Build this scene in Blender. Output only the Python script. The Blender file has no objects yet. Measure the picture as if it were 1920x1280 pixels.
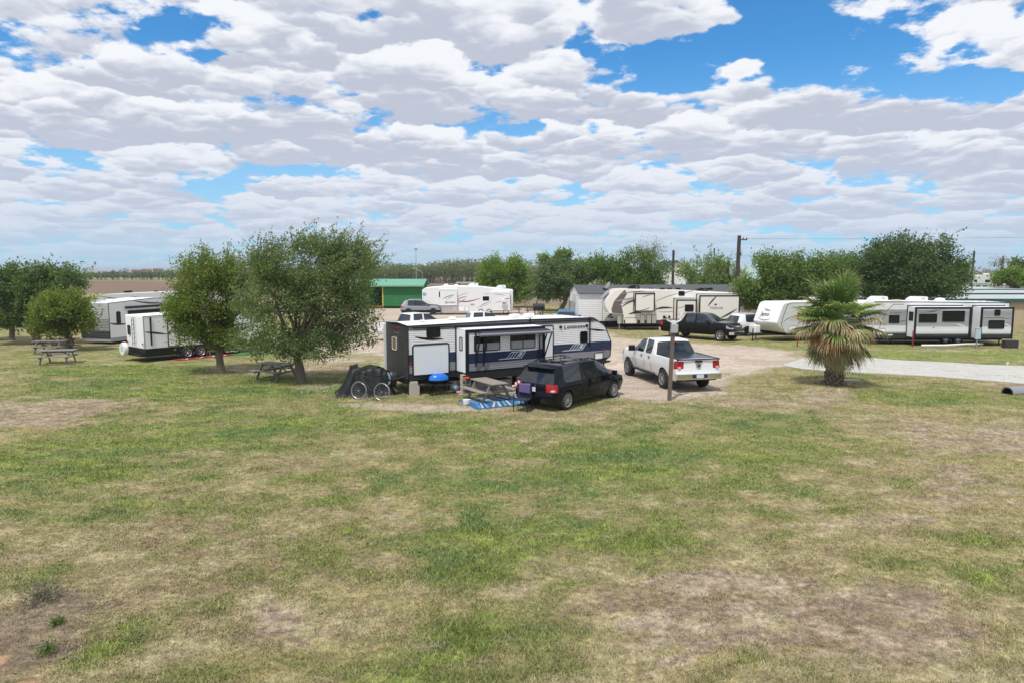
import bpy, bmesh, math, random
import numpy as np
from mathutils import Vector, Matrix, noise as mnoise
R = math.radians
scene = bpy.context.scene
COL = scene.collection
random.seed(7)
rng = np.random.default_rng(11)

# ------------------------------------------------------------ camera, sky, sun
cam = bpy.data.cameras.new("camera"); co = bpy.data.objects.new("camera", cam); COL.objects.link(co)
co.location = (0, 0, 5.0)
co.rotation_euler = (R(90) - math.atan(133 / 1280), 0, 0)
cam.sensor_width = 36; cam.lens = 24; cam.clip_end = 12000; cam.clip_start = 0.1
scene.camera = co
scene.view_settings.view_transform = 'Standard'
scene.view_settings.look = 'None'
scene.view_settings.exposure = 0.13
scene.view_settings.gamma = 1
scene.render.engine = 'CYCLES'
scene.cycles.use_denoising = True
scene.cycles.max_bounces = 6
scene.cycles.transparent_max_bounces = 12

SUN_EL, SUN_AZ = R(63), R(205)       # azimuth clockwise from +Y
sun = bpy.data.lights.new("sun", 'SUN'); so = bpy.data.objects.new("sun", sun); COL.objects.link(so)
sun.energy = 3.0; sun.angle = R(3); sun.color = (1, .96, .9)
sd = Vector((math.sin(SUN_AZ) * math.cos(SUN_EL), math.cos(SUN_AZ) * math.cos(SUN_EL), math.sin(SUN_EL)))
so.rotation_euler = sd.to_track_quat('Z', 'Y').to_euler()

world = bpy.data.worlds.new("World"); world.cycles.sampling_method = 'MANUAL'; world.cycles.sample_map_resolution = 512; scene.world = world; world.use_nodes = True
nt = world.node_tree
class N:
    """tiny node helper"""
    def __init__(s, nt): s.nt = nt
    def n(s, t, **k):
        q = s.nt.nodes.new(t)
        for a, b in k.items():
            if a.startswith('i_'):
                q.inputs[a[2:].replace('_', ' ')].default_value = b
            else: setattr(q, a, b)
        return q
    def put(s, sock, v):
        if isinstance(v, bpy.types.NodeSocket): s.nt.links.new(v, sock)
        elif v is not None: sock.default_value = v
    def m(s, op, a, b=None, c=None, clamp=False):
        q = s.nt.nodes.new('ShaderNodeMath'); q.operation = op; q.use_clamp = clamp
        for i, v in enumerate((a, b, c)): s.put(q.inputs[i], v)
        return q.outputs[0]
    def v(s, op, a, b=None, c=None, scale=None):
        q = s.nt.nodes.new('ShaderNodeVectorMath'); q.operation = op
        for i, w in enumerate((a, b, c)):
            if w is not None: s.put(q.inputs[i], w)
        if scale is not None: s.put(q.inputs['Scale'], scale)
        return q.outputs['Value'] if op in ('LENGTH', 'DISTANCE', 'DOT_PRODUCT') else q.outputs[0]
    def ss(s, x, a, b, lo=0.0, hi=1.0, kind='SMOOTHSTEP'):
        q = s.nt.nodes.new('ShaderNodeMapRange'); q.interpolation_type = kind; q.clamp = True
        for i, w in enumerate((x, a, b, lo, hi)): s.put(q.inputs[i], w)
        return q.outputs[0]
    def mix(s, f, a, b, mode='MIX'):
        q = s.nt.nodes.new('ShaderNodeMix'); q.data_type = 'RGBA'; q.blend_type = mode
        for i, w in ((0, f), (6, a), (7, b)):
            if isinstance(w, tuple) and len(w) == 3: w = (*w, 1)
            s.put(q.inputs[i], w)
        return q.outputs[2]
    def noise(s, vec, scale, detail=4, rough=.5, dist=0, lac=2.0, dim='3D'):
        q = s.nt.nodes.new('ShaderNodeTexNoise'); q.noise_dimensions = dim
        s.put(q.inputs['Vector'], vec)
        for k, w in (('Scale', scale), ('Detail', detail), ('Roughness', rough), ('Distortion', dist), ('Lacunarity', lac)):
            q.inputs[k].default_value = w
        return q.outputs['Fac']
    def sep(s, v):
        q = s.nt.nodes.new('ShaderNodeSeparateXYZ'); s.put(q.inputs[0], v); return q.outputs
    def comb(s, x, y, z):
        q = s.nt.nodes.new('ShaderNodeCombineXYZ')
        for i, w in enumerate((x, y, z)): s.put(q.inputs[i], w)
        return q.outputs[0]

def build_sky():
    t = N(nt)
    sky = t.n('ShaderNodeTexSky', sky_type='NISHITA', sun_disc=False, sun_elevation=SUN_EL, sun_rotation=SUN_AZ,
              altitude=50, air_density=1.0, dust_density=0.6, ozone_density=2.0)
    bg = nt.nodes['Background']; bg.inputs['Strength'].default_value = 0.12
    d = t.n('ShaderNodeTexCoord').outputs['Generated']
    x, y, z = t.sep(d)
    zc = t.m('MAXIMUM', z, 0.0)
    den = t.m('ADD', zc, 0.24)
    p = t.comb(t.m('DIVIDE', x, den), t.m('DIVIDE', y, den), 0.0)   # a cloud layer seen in perspective
    # where the layer is broken (-) and where it is heaped (+)
    marks = [(*(0.642, 1.741), .50, .26, -.32), (*(0.797, 1.611), .3, .25, -.26), (*(0.972, 1.743), .3, .2, -.2), (*(0.264, 2.051), .16, .2, -.16), (*(-1.065, 1.577), .26, .13, -.24),
             (*(-0.757, 1.64), .12, .15, -.22), (*(-0.389, 1.623), .10, .12, -.16), (*(-0.771, 2.517), .16, .08, -.26), (*(-1.099, 2.65), .16, .12, -.22),
             (*(-0.802, 2.034), .06, .08, -.18), (*(0.482, 2.52), .22, .10, -.16), (*(-0.143, 2.337), .09, .1, -.16), (*(1.173, 1.866), .22, .12, -.20),
             (*(-0.006, 1.661), .05, .10, -.30), (*(0.168, 1.658), .04, .12, -.3), (*(-0.313, 1.608), .05, .05, -.2), (*(1.191, 1.771), .12, .06, -.3), (*(1.465, 2.797), .35, .14, -.12), (*(-1.427, 2.276), .06, .06, -.18), (*(0.021, 2.796), .08, .1, -.16), (*(0.0, 2.257), .05, .06, -.16),
             (*(0.433, 1.973), .10, .14, -.14), (*(-0.04, 1.788), .05, .1, -.16),
             (*(-0.186, 1.771), .22, .22, .14), (*(-1.056, 1.962), .5, .35, .10), (*(1.034, 1.585), .22, .17, .38), (*(0.291, 1.652), .14, .10, .46), (*(0.594, 1.811), .05, .06, .3), (*(0.498, 1.622), .04, .03, .25), (*(0.415, 1.652), .04, .04, .25), (*(0.801, 1.667), .03, .04, .2),
             (*(0.94, 2.095), .5, .2, .12), (*(0.288, 2.228), .25, .12, .07), (*(-0.861, 2.801), .2, .1, .12), (*(0.079, 1.629), .07, .09, .40), (*(0.609, 1.836), .05, .05, .2),
             (*(1.323, 1.956), .3, .2, .12), (*(0.651, 2.043), .3, .12, .10)]
    cover = None
    for (mx, my, rx, ry, a) in marks:
        q = t.v('SUBTRACT', p, (mx, my, 0)); q = t.v('MULTIPLY', q, (1 / rx, 1 / ry, 1))
        g = t.ss(t.v('LENGTH', q), 0.0, 1.7, a * .72, 0.0)
        cover = g if cover is None else t.m('ADD', cover, g)
    p3 = t.comb(t.m('DIVIDE', x, den), t.m('DIVIDE', y, den), t.m('MULTIPLY', zc, 1.5))
    def wob(scale, det, amp, off):
        q = t.n('ShaderNodeTexNoise'); t.put(q.inputs['Vector'], t.v('ADD', p3, off)); q.inputs['Scale'].default_value = scale; q.inputs['Detail'].default_value = det; q.inputs['Roughness'].default_value = .6
        return t.v('SCALE', t.v('SUBTRACT', q.outputs['Color'], (.5, .5, .5)), scale=amp)
    updir = t.v('NORMALIZE', p)
    def cells(pp, scale, smo, rnd=1.0):
        """heaped clouds: distance from each heap's middle and how far towards its top"""
        q = t.n('ShaderNodeTexVoronoi', feature='SMOOTH_F1', voronoi_dimensions='2D'); t.put(q.inputs['Vector'], pp); q.inputs['Smoothness'].default_value = smo
        q.inputs['Scale'].default_value = scale; q.inputs['Randomness'].default_value = rnd
        rel = t.v('SCALE', t.v('SUBTRACT', t.v('MULTIPLY', pp, (1, 1, 0)), q.outputs['Position']), scale=scale)
        return q.outputs['Distance'], t.m('MULTIPLY', t.v('DOT_PRODUCT', rel, updir), -1.0), t.sep(q.outputs['Color'])[0]
    w1 = wob(3.5, 5, .20, (0, 0, 0)); w2 = wob(14, 4, .06, (4, 2, 0))
    pa = t.v('ADD', t.v('ADD', p3, w1), w2)
    dA, uA, hA = cells(pa, 4.0, .22); dB, uB, hB = cells(t.v('ADD', pa, (7.3, 1.9, 0)), 8.5, .4); dC, uC, hC = cells(t.v('ADD', pa, (2.2, 5.1, 0)), 19, .6)
    fine = t.noise(t.v('ADD', p3, (1.3, 2.1, .4)), 11, 6, .6); big = t.noise(t.v('ADD', p, (5.1, 2.7, 0)), 2.6, 2, .5, dim='2D')
    d0 = t.m('ADD', t.m('MULTIPLY', t.m('SUBTRACT', .62, dA), .34), t.m('MULTIPLY', t.m('SUBTRACT', .55, dB), .20))
    d0 = t.m('ADD', d0, t.m('MULTIPLY', t.m('SUBTRACT', .5, dC), .09))
    d0 = t.m('ADD', d0, t.m('ADD', t.m('MULTIPLY', t.m('SUBTRACT', fine, .5), .62), t.m('MULTIPLY', t.m('SUBTRACT', big, .5), .62)))
    d0 = t.m('ADD', t.m('ADD', d0, t.m('MULTIPLY', cover, 1.15)), .085)
    wisp = t.noise(t.v('ADD', p3, (8.2, 3.3, 1.0)), 30, 4, .65)
    a = t.ss(t.m('ADD', d0, t.m('MULTIPLY', t.m('SUBTRACT', wisp, .5), .10)), -.035, .095)
    lt = t.m('ADD', t.m('MULTIPLY', uA, .80), t.m('ADD', t.m('MULTIPLY', uB, .42), t.m('MULTIPLY', uC, .20)))
    lt = t.m('ADD', lt, t.m('MULTIPLY', t.m('SUBTRACT', fine, .5), 1.1)); lt = t.m('SUBTRACT', lt, t.m('MULTIPLY', t.m('SUBTRACT', d0, .12), .9))
    broad = t.noise(t.v('ADD', p, (2.7, 9.1, 0)), 1.1, 2, .5, dim='2D')
    lt = t.m('ADD', lt, t.m('MULTIPLY', t.m('SUBTRACT', .5, broad), .9))
    lit = t.ss(lt, -.46, .30)
    shade = t.mix(lit, (4.1, 4.4, 5.25), (7.0, 7.15, 7.5))
    blue = t.mix(1.0, sky.outputs[0], (.36, .88, 1.22), 'MULTIPLY')
    hz = t.ss(z, 0.0, .30, 1.0, 0.0)                     # the air thickens to the horizon
    blue = t.mix(t.m('MULTIPLY', hz, .75), blue, (3.6, 5.3, 6.9))
    far = t.mix(t.ss(z, 0.0, .22, .75, 0.0), shade, (4.2, 4.9, 6.1))
    af = t.m('MULTIPLY', a, t.ss(z, 0.0, .07, .45, 1.0))
    nt.links.new(t.mix(af, blue, far), bg.inputs['Color'])
build_sky()

# ------------------------------------------------------------ helpers
MATS = {}
def mat(name, col, rough=.6, metal=0.0, spec=.5, coat=0.0, var=0.0, vscale=3.0, bump=0.0, bscale=30.0, dirt=0.0, trans=0.0):
    """principled material; var = colour mottling, bump = fine relief, dirt = dust of its own on the lower parts"""
    if name in MATS: return MATS[name]
    m = bpy.data.materials.new(name); m.use_nodes = True; MATS[name] = m
    t = N(m.node_tree); b = m.node_tree.nodes['Principled BSDF']
    b.inputs['Roughness'].default_value = rough; b.inputs['Metallic'].default_value = metal
    b.inputs['Specular IOR Level'].default_value = spec; b.inputs['Coat Weight'].default_value = coat
    b.inputs['Coat Roughness'].default_value = .05
    oc = t.n('ShaderNodeTexCoord').outputs['Object']
    c = (*col, 1)
    if var:
        f = t.noise(oc, vscale, 5, .6)
        c = t.mix(f, tuple(x * (1 - var) for x in col), tuple(min(1, x * (1 + var)) for x in col))
    if dirt:
        f = t.m('MULTIPLY', t.ss(t.noise(t.v('MULTIPLY', oc, (1.0, 1.0, .25)), 4, 6, .7), .45, .75), dirt)
        c = t.mix(f, c, (.23, .19, .14))
    if isinstance(c, tuple): b.inputs['Base Color'].default_value = c
    else: t.nt.links.new(c, b.inputs['Base Color'])
    if bump:
        q = t.n('ShaderNodeBump'); q.inputs['Distance'].default_value = .02; q.inputs['Strength'].default_value = bump
        t.put(q.inputs['Height'], t.noise(oc, bscale, 4, .6)); t.nt.links.new(q.outputs[0], b.inputs['Normal'])
    return m

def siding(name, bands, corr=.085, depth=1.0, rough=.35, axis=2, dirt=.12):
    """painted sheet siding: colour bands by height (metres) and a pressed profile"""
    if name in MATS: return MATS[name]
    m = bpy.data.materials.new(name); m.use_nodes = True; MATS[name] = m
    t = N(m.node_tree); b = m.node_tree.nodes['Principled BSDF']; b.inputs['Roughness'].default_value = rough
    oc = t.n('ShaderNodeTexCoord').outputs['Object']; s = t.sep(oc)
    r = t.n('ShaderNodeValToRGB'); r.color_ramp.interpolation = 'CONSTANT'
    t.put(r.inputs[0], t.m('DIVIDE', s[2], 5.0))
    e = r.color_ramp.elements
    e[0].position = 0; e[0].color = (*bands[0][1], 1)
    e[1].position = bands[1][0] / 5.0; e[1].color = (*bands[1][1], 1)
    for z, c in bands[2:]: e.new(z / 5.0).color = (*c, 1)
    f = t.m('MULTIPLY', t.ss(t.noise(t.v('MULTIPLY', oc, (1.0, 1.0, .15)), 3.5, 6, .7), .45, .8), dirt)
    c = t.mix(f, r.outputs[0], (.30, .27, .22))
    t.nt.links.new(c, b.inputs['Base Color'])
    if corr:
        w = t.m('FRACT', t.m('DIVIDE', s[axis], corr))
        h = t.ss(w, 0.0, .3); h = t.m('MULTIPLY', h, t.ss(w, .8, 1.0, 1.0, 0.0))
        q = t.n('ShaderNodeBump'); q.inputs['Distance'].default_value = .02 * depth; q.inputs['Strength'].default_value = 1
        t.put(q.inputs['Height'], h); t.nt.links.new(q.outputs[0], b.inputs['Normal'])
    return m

def tag(o, label=None, cat=None, group=None, kind=None):
    for k, v in (('label', label), ('category', cat), ('group', group), ('kind', kind)):
        if v: o[k] = v
    return o
def empty(name, loc, rz=0.0, label=None, cat=None, group=None, kind=None):
    o = bpy.data.objects.new(name, None); COL.objects.link(o)
    o.location = (*loc, 0) if len(loc) == 2 else loc; o.rotation_euler = (0, 0, R(rz)); o.empty_display_size = .3
    return tag(o, label, cat, group, kind)
def link(name, me, parent=None):
    o = bpy.data.objects.new(name, me); COL.objects.link(o)
    if parent: o.parent = parent
    return o
def copy_tree(o, parent=None):
    c = o.copy(); COL.objects.link(c)
    if parent: c.parent = parent
    for ch in o.children: copy_tree(ch, c)
    return c

class MB:
    def __init__(s): s.v = []; s.f = []; s.mi = []; s.mats = []; s.mark = 0
    def slot(s, m):
        if m not in s.mats: s.mats.append(m)
        return s.mats.index(m)
    def add(s, vs, fs, m):
        o = len(s.v); k = s.slot(m); s.mark = o
        s.v += [tuple(p) for p in vs]
        for f in fs: s.f.append([i + o for i in f]); s.mi.append(k)
        return s
    def xf(s, M, start=None):
        for i in range(s.mark if start is None else start, len(s.v)): s.v[i] = tuple(M @ Vector(s.v[i]))
        return s
    def box(s, x0, x1, y0, y1, z0, z1, m):
        return s.add([(x, y, z) for x in (x0, x1) for y in (y0, y1) for z in (z0, z1)],
                     [(0, 1, 3, 2), (4, 6, 7, 5), (0, 4, 5, 1), (2, 3, 7, 6), (0, 2, 6, 4), (1, 5, 7, 3)], m)
    def prism(s, poly, a, b, m, axis='y', cap=None, capb=None):
        """poly in (u, v): axis y -> (u, ., v), axis z -> (u, v, .), axis x -> (., u, v)"""
        P = {'y': lambda u, v, w: (u, w, v), 'z': lambda u, v, w: (u, v, w), 'x': lambda u, v, w: (w, u, v)}[axis]
        n = len(poly); vs = [P(u, v, a) for u, v in poly] + [P(u, v, b) for u, v in poly]
        o = len(s.v)
        s.add(vs, [(i, (i + 1) % n, n + (i + 1) % n, n + i) for i in range(n)], m)
        k1, k2 = s.slot(cap or m), s.slot(capb or cap or m)
        s.f.append([o + i for i in range(n)][::-1]); s.mi.append(k1)
        s.f.append([o + n + i for i in range(n)]); s.mi.append(k2)
        return s
    def tube(s, pts, r, m, seg=6, cap=True):
        pts = [Vector(p) for p in pts]; n = len(pts)
        rs = r if isinstance(r, (list, tuple)) else [r] * n
        vs = []; fs = []; up = None
        for i, p in enumerate(pts):
            d = (pts[min(i + 1, n - 1)] - pts[max(i - 1, 0)]).normalized()
            if up is None: up = d.orthogonal().normalized()
            up = (up - d * up.dot(d)); up = up.normalized() if up.length > 1e-6 else d.orthogonal().normalized()
            w = d.cross(up)
            for k in range(seg):
                a = 2 * math.pi * k / seg
                vs.append(p + (up * math.cos(a) + w * math.sin(a)) * rs[i])
        for i in range(n - 1):
            for k in range(seg):
                fs.append((i * seg + k, i * seg + (k + 1) % seg, (i + 1) * seg + (k + 1) % seg, (i + 1) * seg + k))
        if cap: fs += [tuple(range(seg))[::-1], tuple(range((n - 1) * seg, n * seg))]
        return s.add(vs, fs, m)
    def lathe(s, prof, m, seg=24, axis='z', c=(0, 0, 0)):
        """prof [(r, h)] turned about an axis through c"""
        vs = []; fs = []
        for r, h in prof:
            for k in range(seg):
                a = 2 * math.pi * k / seg; u, w = r * math.cos(a), r * math.sin(a)
                q = {'z': (u, w, h), 'y': (u, h, w), 'x': (h, u, w)}[axis]
                vs.append((q[0] + c[0], q[1] + c[1], q[2] + c[2]))
        for i in range(len(prof) - 1):
            for k in range(seg):
                fs.append((i * seg + k, i * seg + (k + 1) % seg, (i + 1) * seg + (k + 1) % seg, (i + 1) * seg + k))
        return s.add(vs, fs, m)
    def mesh(s, name, smooth=False):
        me = bpy.data.meshes.new(name); me.from_pydata(s.v, [], s.f)
        for q in s.mats: me.materials.append(q)
        me.polygons.foreach_set('material_index', s.mi)
        bm = bmesh.new(); bm.from_mesh(me); bmesh.ops.recalc_face_normals(bm, faces=bm.faces); bm.to_mesh(me); bm.free()
        if smooth:
            me.polygons.foreach_set('use_smooth', [True] * len(me.polygons))
            me.set_sharp_from_angle(angle=R(smooth if smooth is not True else 35))
        me.update(); return me
    def build(s, name, parent=None, smooth=False, bevel=0.0, loc=None, rot=None):
        o = link(name, s.mesh(name, smooth), parent)
        if loc: o.location = loc
        if rot: o.rotation_euler = rot
        if bevel:
            b = o.modifiers.new('bevel', 'BEVEL'); b.width = bevel; b.segments = 2; b.limit_method = 'ANGLE'; b.angle_limit = R(40)
            b.harden_normals = False
        return o

def rrect(x0, x1, z0, z1, r=.06, seg=4):
    r = min(r, (x1 - x0) / 2.01, (z1 - z0) / 2.01); out = []
    for cx, cz, a0 in ((x1 - r, z0 + r, -90), (x1 - r, z1 - r, 0), (x0 + r, z1 - r, 90), (x0 + r, z0 + r, 180)):
        for i in range(seg + 1):
            a = R(a0 + 90 * i / seg); out.append((cx + r * math.cos(a), cz + r * math.sin(a)))
    return out
def fillet(poly, rs, seg=6):
    """round the corners of a polygon; rs one radius per corner"""
    out = []; n = len(poly)
    for i in range(n):
        p = Vector(poly[i]); a = Vector(poly[i - 1]) - p; b = Vector(poly[(i + 1) % n]) - p; r = rs[i]
        if r <= 0: out.append(tuple(p)); continue
        ang = a.angle(b); d = min(r / math.tan(ang / 2), a.length * .49, b.length * .49)
        p0 = p + a.normalized() * d; p1 = p + b.normalized() * d
        for k in range(seg + 1):
            t = k / seg; out.append(tuple(p0 * (1 - t) ** 2 + p * 2 * t * (1 - t) + p1 * t * t))
    return out
def ring(mb, outer, inner, y0, y1, m):
    """frame between two outlines of equal count, from depth y0 (back) to y1 (front, smaller)"""
    n = len(outer)
    vs = [(u, y1, v) for u, v in outer] + [(u, y1, v) for u, v in inner] + [(u, y0, v) for u, v in outer] + [(u, y0, v) for u, v in inner]
    fs = []
    for i in range(n):
        j = (i + 1) % n
        fs += [(i, j, n + j, n + i), (2 * n + i, 2 * n + j, j, i), (n + i, n + j, 3 * n + j, 3 * n + i)]
    mb.add(vs, fs, m)
def text(parent, s, x, z, size, m, y=-.008, name='lettering', rot=None, shear=0.0, ext=.002, sx=1.0, align='LEFT', spacing=1.0, off=0.0):
    cu = bpy.data.curves.new('t', 'FONT'); cu.body = s; cu.size = size; cu.extrude = ext; cu.shear = shear; cu.align_x = align
    cu.space_character = spacing; cu.offset = off
    tmp = bpy.data.objects.new('t', cu); COL.objects.link(tmp)
    bpy.context.view_layer.update()
    me = bpy.data.meshes.new_from_object(tmp.evaluated_get(bpy.context.evaluated_depsgraph_get()))
    bpy.data.objects.remove(tmp); bpy.data.curves.remove(cu)
    me.materials.clear(); me.materials.append(m)
    me.transform(Matrix.Diagonal((sx, 1, 1, 1)))
    o = link(name, me, parent); o.location = (x, y, z); o.rotation_euler = rot or (R(90), 0, 0)
    return o

# common materials
M_glass = mat('tinted_glass', (.006, .007, .009), .08, spec=.35)
M_glass_blue = mat('car_glass', (.010, .016, .022), .03, spec=.9)
M_blk = mat('black_trim', (.010, .010, .011), .5, spec=.3)
M_rub = mat('rubber', (.02, .02, .021), .85, bump=.3)
M_under = mat('underbody', (.012, .012, .013), .8)
M_navyframe = mat('dark_navy_frame', (.006, .010, .022), .45, spec=.3)
M_white = mat('white_gelcoat', (.86, .87, .88), .3, dirt=.05)
M_roof = mat('roof_membrane', (.82, .83, .84), .5, dirt=.16, bump=.15, bscale=6)
M_cream = mat('cream_gelcoat', (.80, .76, .69), .3, dirt=.08)
M_plas = mat('white_plastic', (.78, .78, .78), .4, dirt=.1)
M_steel = mat('galvanised_steel', (.45, .46, .48), .35, metal=.8)
M_chrome = mat('chrome', (.75, .76, .78), .12, metal=1)
M_alloy = mat('alloy', (.5, .51, .53), .28, metal=.85)
M_red = mat('red_lens', (.42, .012, .015), .15)
M_redp = mat('red_paint', (.26, .02, .03), .4)
M_orange = mat('orange_plastic', (.75, .13, .03), .45)
M_concrete = mat('concrete', (.40, .37, .33), .9, var=.2, bump=.4)
M_wood = mat('weathered_wood', (.27, .235, .20), .85, var=.3, vscale=9, bump=.5, bscale=22)
M_woodg = mat('grey_wood', (.22, .21, .195), .85, var=.3, vscale=9, bump=.5, bscale=22)
M_bark = mat('bark', (.16, .13, .105), .95, var=.35, vscale=7, bump=1.0, bscale=16)
M_pole = mat('creosoted_wood', (.055, .042, .034), .85, var=.3)

# ------------------------------------------------------------ ground
def lattice(seed, n=256): return np.random.default_rng(seed).random((n, n))
def vnoise(x, y, seed=1, octs=4, rough=.5):
    out = np.zeros_like(x); amp = 1.0; tot = 0.0
    for o in range(octs):
        L = lattice(seed + o); n = L.shape[0]
        xx = x * 2 ** o + 17.3 * o; yy = y * 2 ** o + 9.1 * o
        xi = np.floor(xx).astype(int); yi = np.floor(yy).astype(int); fx = xx - xi; fy = yy - yi
        fx = fx * fx * (3 - 2 * fx); fy = fy * fy * (3 - 2 * fy)
        a = L[xi % n, yi % n]; b = L[(xi + 1) % n, yi % n]; c = L[xi % n, (yi + 1) % n]; d = L[(xi + 1) % n, (yi + 1) % n]
        out += amp * ((a * (1 - fx) + b * fx) * (1 - fy) + (c * (1 - fx) + d * fx) * fy); tot += amp; amp *= rough
    return out / tot
def sstep(x, a, b):
    t = np.clip((x - a) / (b - a), 0, 1); return t * t * (3 - 2 * t)
def polydist(x, y, poly):
    """signed distance, + inside"""
    d = np.full(x.shape, 1e9); ins = np.zeros(x.shape, bool); n = len(poly)
    for i in range(n):
        ax, ay = poly[i]; bx, by = poly[(i + 1) % n]; ex, ey = bx - ax, by - ay
        t = np.clip(((x - ax) * ex + (y - ay) * ey) / (ex * ex + ey * ey + 1e-9), 0, 1)
        d = np.minimum(d, np.hypot(x - ax - t * ex, y - ay - t * ey))
        c = ((ay > y) != (by > y)) & (x < (bx - ax) * (y - ay) / (by - ay + 1e-12) + ax); ins ^= c
    return np.where(ins, d, -d)
GRAVEL = [(-16.25, 64.82), (-14.52, 71.36), (-30, 80), (-30, 92), (2, 92), (5.5, 64), (8.2, 56), (7.7, 51.65), (10.66, 48.49), (13.48, 46.36), (16.06, 44.4), (17.31, 42.32), (16.86, 39.66), (14.16, 35.22), (12.7, 33.53),
          (10.86, 31.99), (8.49, 27.85), (6.88, 26.32), (4.96, 26.1), (4.06, 27.01), (1.9, 26.66), (-3.81, 30.14), (-5.86, 33.0), (-8.65, 40.68), (-11.03, 41.22), (-14.06, 44.72), (-16.99, 44.09), (-18.52, 48.12), (-15.94, 52.07)]
FIELD = [(-260, 150), (-20, 150), (10, 175), (-20, 330), (-420, 330), (-420, 160)]
LANE = [(14.32, 35.82), (14.75, 34.64), (15.96, 33.71), (17.71, 33.0), (19.8, 32.15), (21.47, 30.88), (22.89, 29.85), (60, 21), (62, 26), (27.09, 35.42), (25.28, 36.03), (23.38, 37.09), (21.54, 37.99), (20.35, 39.17), (18.38, 39.91), (16.35, 38.45)]
def blobs(x, y, items):
    out = np.zeros_like(x)
    for (cx, cy, rx, ry, a) in items:
        out += a * np.exp(-(((x - cx) / rx) ** 2 + ((y - cy) / ry) ** 2))
    return out
GREEN = [(-14.55, 27.85, 6.53, 3.54, .55), (-19.78, 34.83, 6.26, 2.72, .5), (-11.96, 17.81, 2.78, 2.65, .35), (-8.63, 27.24, 1.70, 1.44, .2), (-8.75, 21.56, 3.87, 3.47, .38), (0.00, 11.39, 1.16, 1.57, .5), (-1.30, 12.34, 2.51, 1.55, .18), (2.34, 18.34, 3.73, 1.95, .28), (0.51, 15.94, 3.11, 2.13, .22),
         (-2.59, 16.15, 1.89, 0.95, .3), (2.44, 13.16, 1.34, 1.46, .32), (-1.37, 21.56, 2.69, 0.90, .25), (8.41, 21.56, 4.38, 1.97, .3), (16.47, 26.66, 3.75, 1.61, .5), (6.98, 17.81, 2.50, 2.10, .2), (11.24, 15.73, 0.74, 0.57, .35),
         (3.06, 9.09, 0.50, 0.36, .5), (7.74, 10.67, 0.75, 0.48, .3), (-10.22, 15.14, 1.42, 1.93, .2), (-5.60, 12.34, 0.58, 0.51, .25), (-9.34, 13.30, 1.25, 0.89, .3), (3.70, 8.31, 0.58, 0.24, .25), (-1.78, 8.31, 1.56, 0.60, .35),
         (0.37, 8.95, 0.77, 0.55, .3), (27.27, 41.76, 5.87, 3.34, .5), (6.50, 24.08, 1.69, 0.94, .25), (-2.00, 25.25, 1.18, 0.52, .35), (-5.45, 9.09, 0.64, 0.43, .4), (-5.49, 8.43, 0.40, 0.49, .35), (-45.48, 61.09, 2.86, 5.32, .9), (-7.84, 29.16, 2.96, 1.36, .25), (-7.71, 36.24, 1.98, 1.46, .5), (-16.76, 32.15, 3.01, 1.33, .3)]
BARE = [(-16.37, 24.55, 3.84, 2.55, .75), (-16.34, 22.34, 2.09, 1.13, .4), (13.97, 20.15, 2.99, 3.04, .75), (10.74, 15.94, 2.49, 2.58, .5), (4.26, 10.03, 2.82, 1.22, .52), (2.90, 10.77, 1.01, 0.47, .45), (5.00, 8.95, 2.31, 1.27, .5), (7.86, 13.16, 2.06, 1.46, .45), (2.10, 8.82, 1.38, 0.67, .4), (-0.83, 17.30, 1.89, 0.69, .2), (-2.82, 13.45, 1.68, 0.61, .3), (-3.33, 10.21, 1.99, 1.08, .5), (-3.16, 8.95, 1.54, 0.83, .35),
        (-6.70, 13.16, 1.65, 0.87, .15), (-6.75, 8.82, 1.03, 1.38, 1.0), (9.93, 26.10, 3.26, 1.76, .45), (13.23, 27.85, 1.74, 1.75, .75), (4.21, 24.08, 2.63, 1.32, .4), (-10.99, 34.83, 5.99, 1.93, .55), (-6.67, 26.32, 1.85, 1.56, .5), (-14.83, 34.83, 1.63, 1.55, .3), (-33.26, 48.12, 6.77, 4.42, .35), (21.71, 29.85, 1.40, 1.14, .6),
        (12.91, 58.83, 6.89, 4.94, .35), (28.53, 43.19, 4.05, 1.18, .4)]
SAND = [(-2.53, 24.55, 3.07, 0.88, 1.0), (-4.83, 25.36, 1.78, 0.73, .7), (-9.87, 39.17, 3.37, 1.95, .6), (0.76, 24.08, 1.13, 0.75, .4), (5.16, 24.55, 1.53, 0.97, .5), (-8.53, 29.16, 1.25, 0.82, .7), (26.48, 42.61, 4.99, 0.87, .6), (-14.46, 41.76, 1.96, 1.38, .8), (-10.05, 37.53, 3.81, 1.12, .6)]
SUN_SPOTS = [(-6.63, 8.37, 0.49, 0.27, 1.0), (-5.83, 7.90, 0.37, 0.16, .8)]  # sunlit spots in the shaded corner, painted as orange ground colour
WEEDY = [(-8.79, 34.83, 4.63, 1.93, .8), (-8.43, 39.66, 2.17, 1.00, .8), (-13.74, 39.66, 2.48, 1.00, .6), (10.96, 48.12, 5.64, 1.46, .5), (10.94, 33.00, 2.06, 1.39, .4)]
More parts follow.
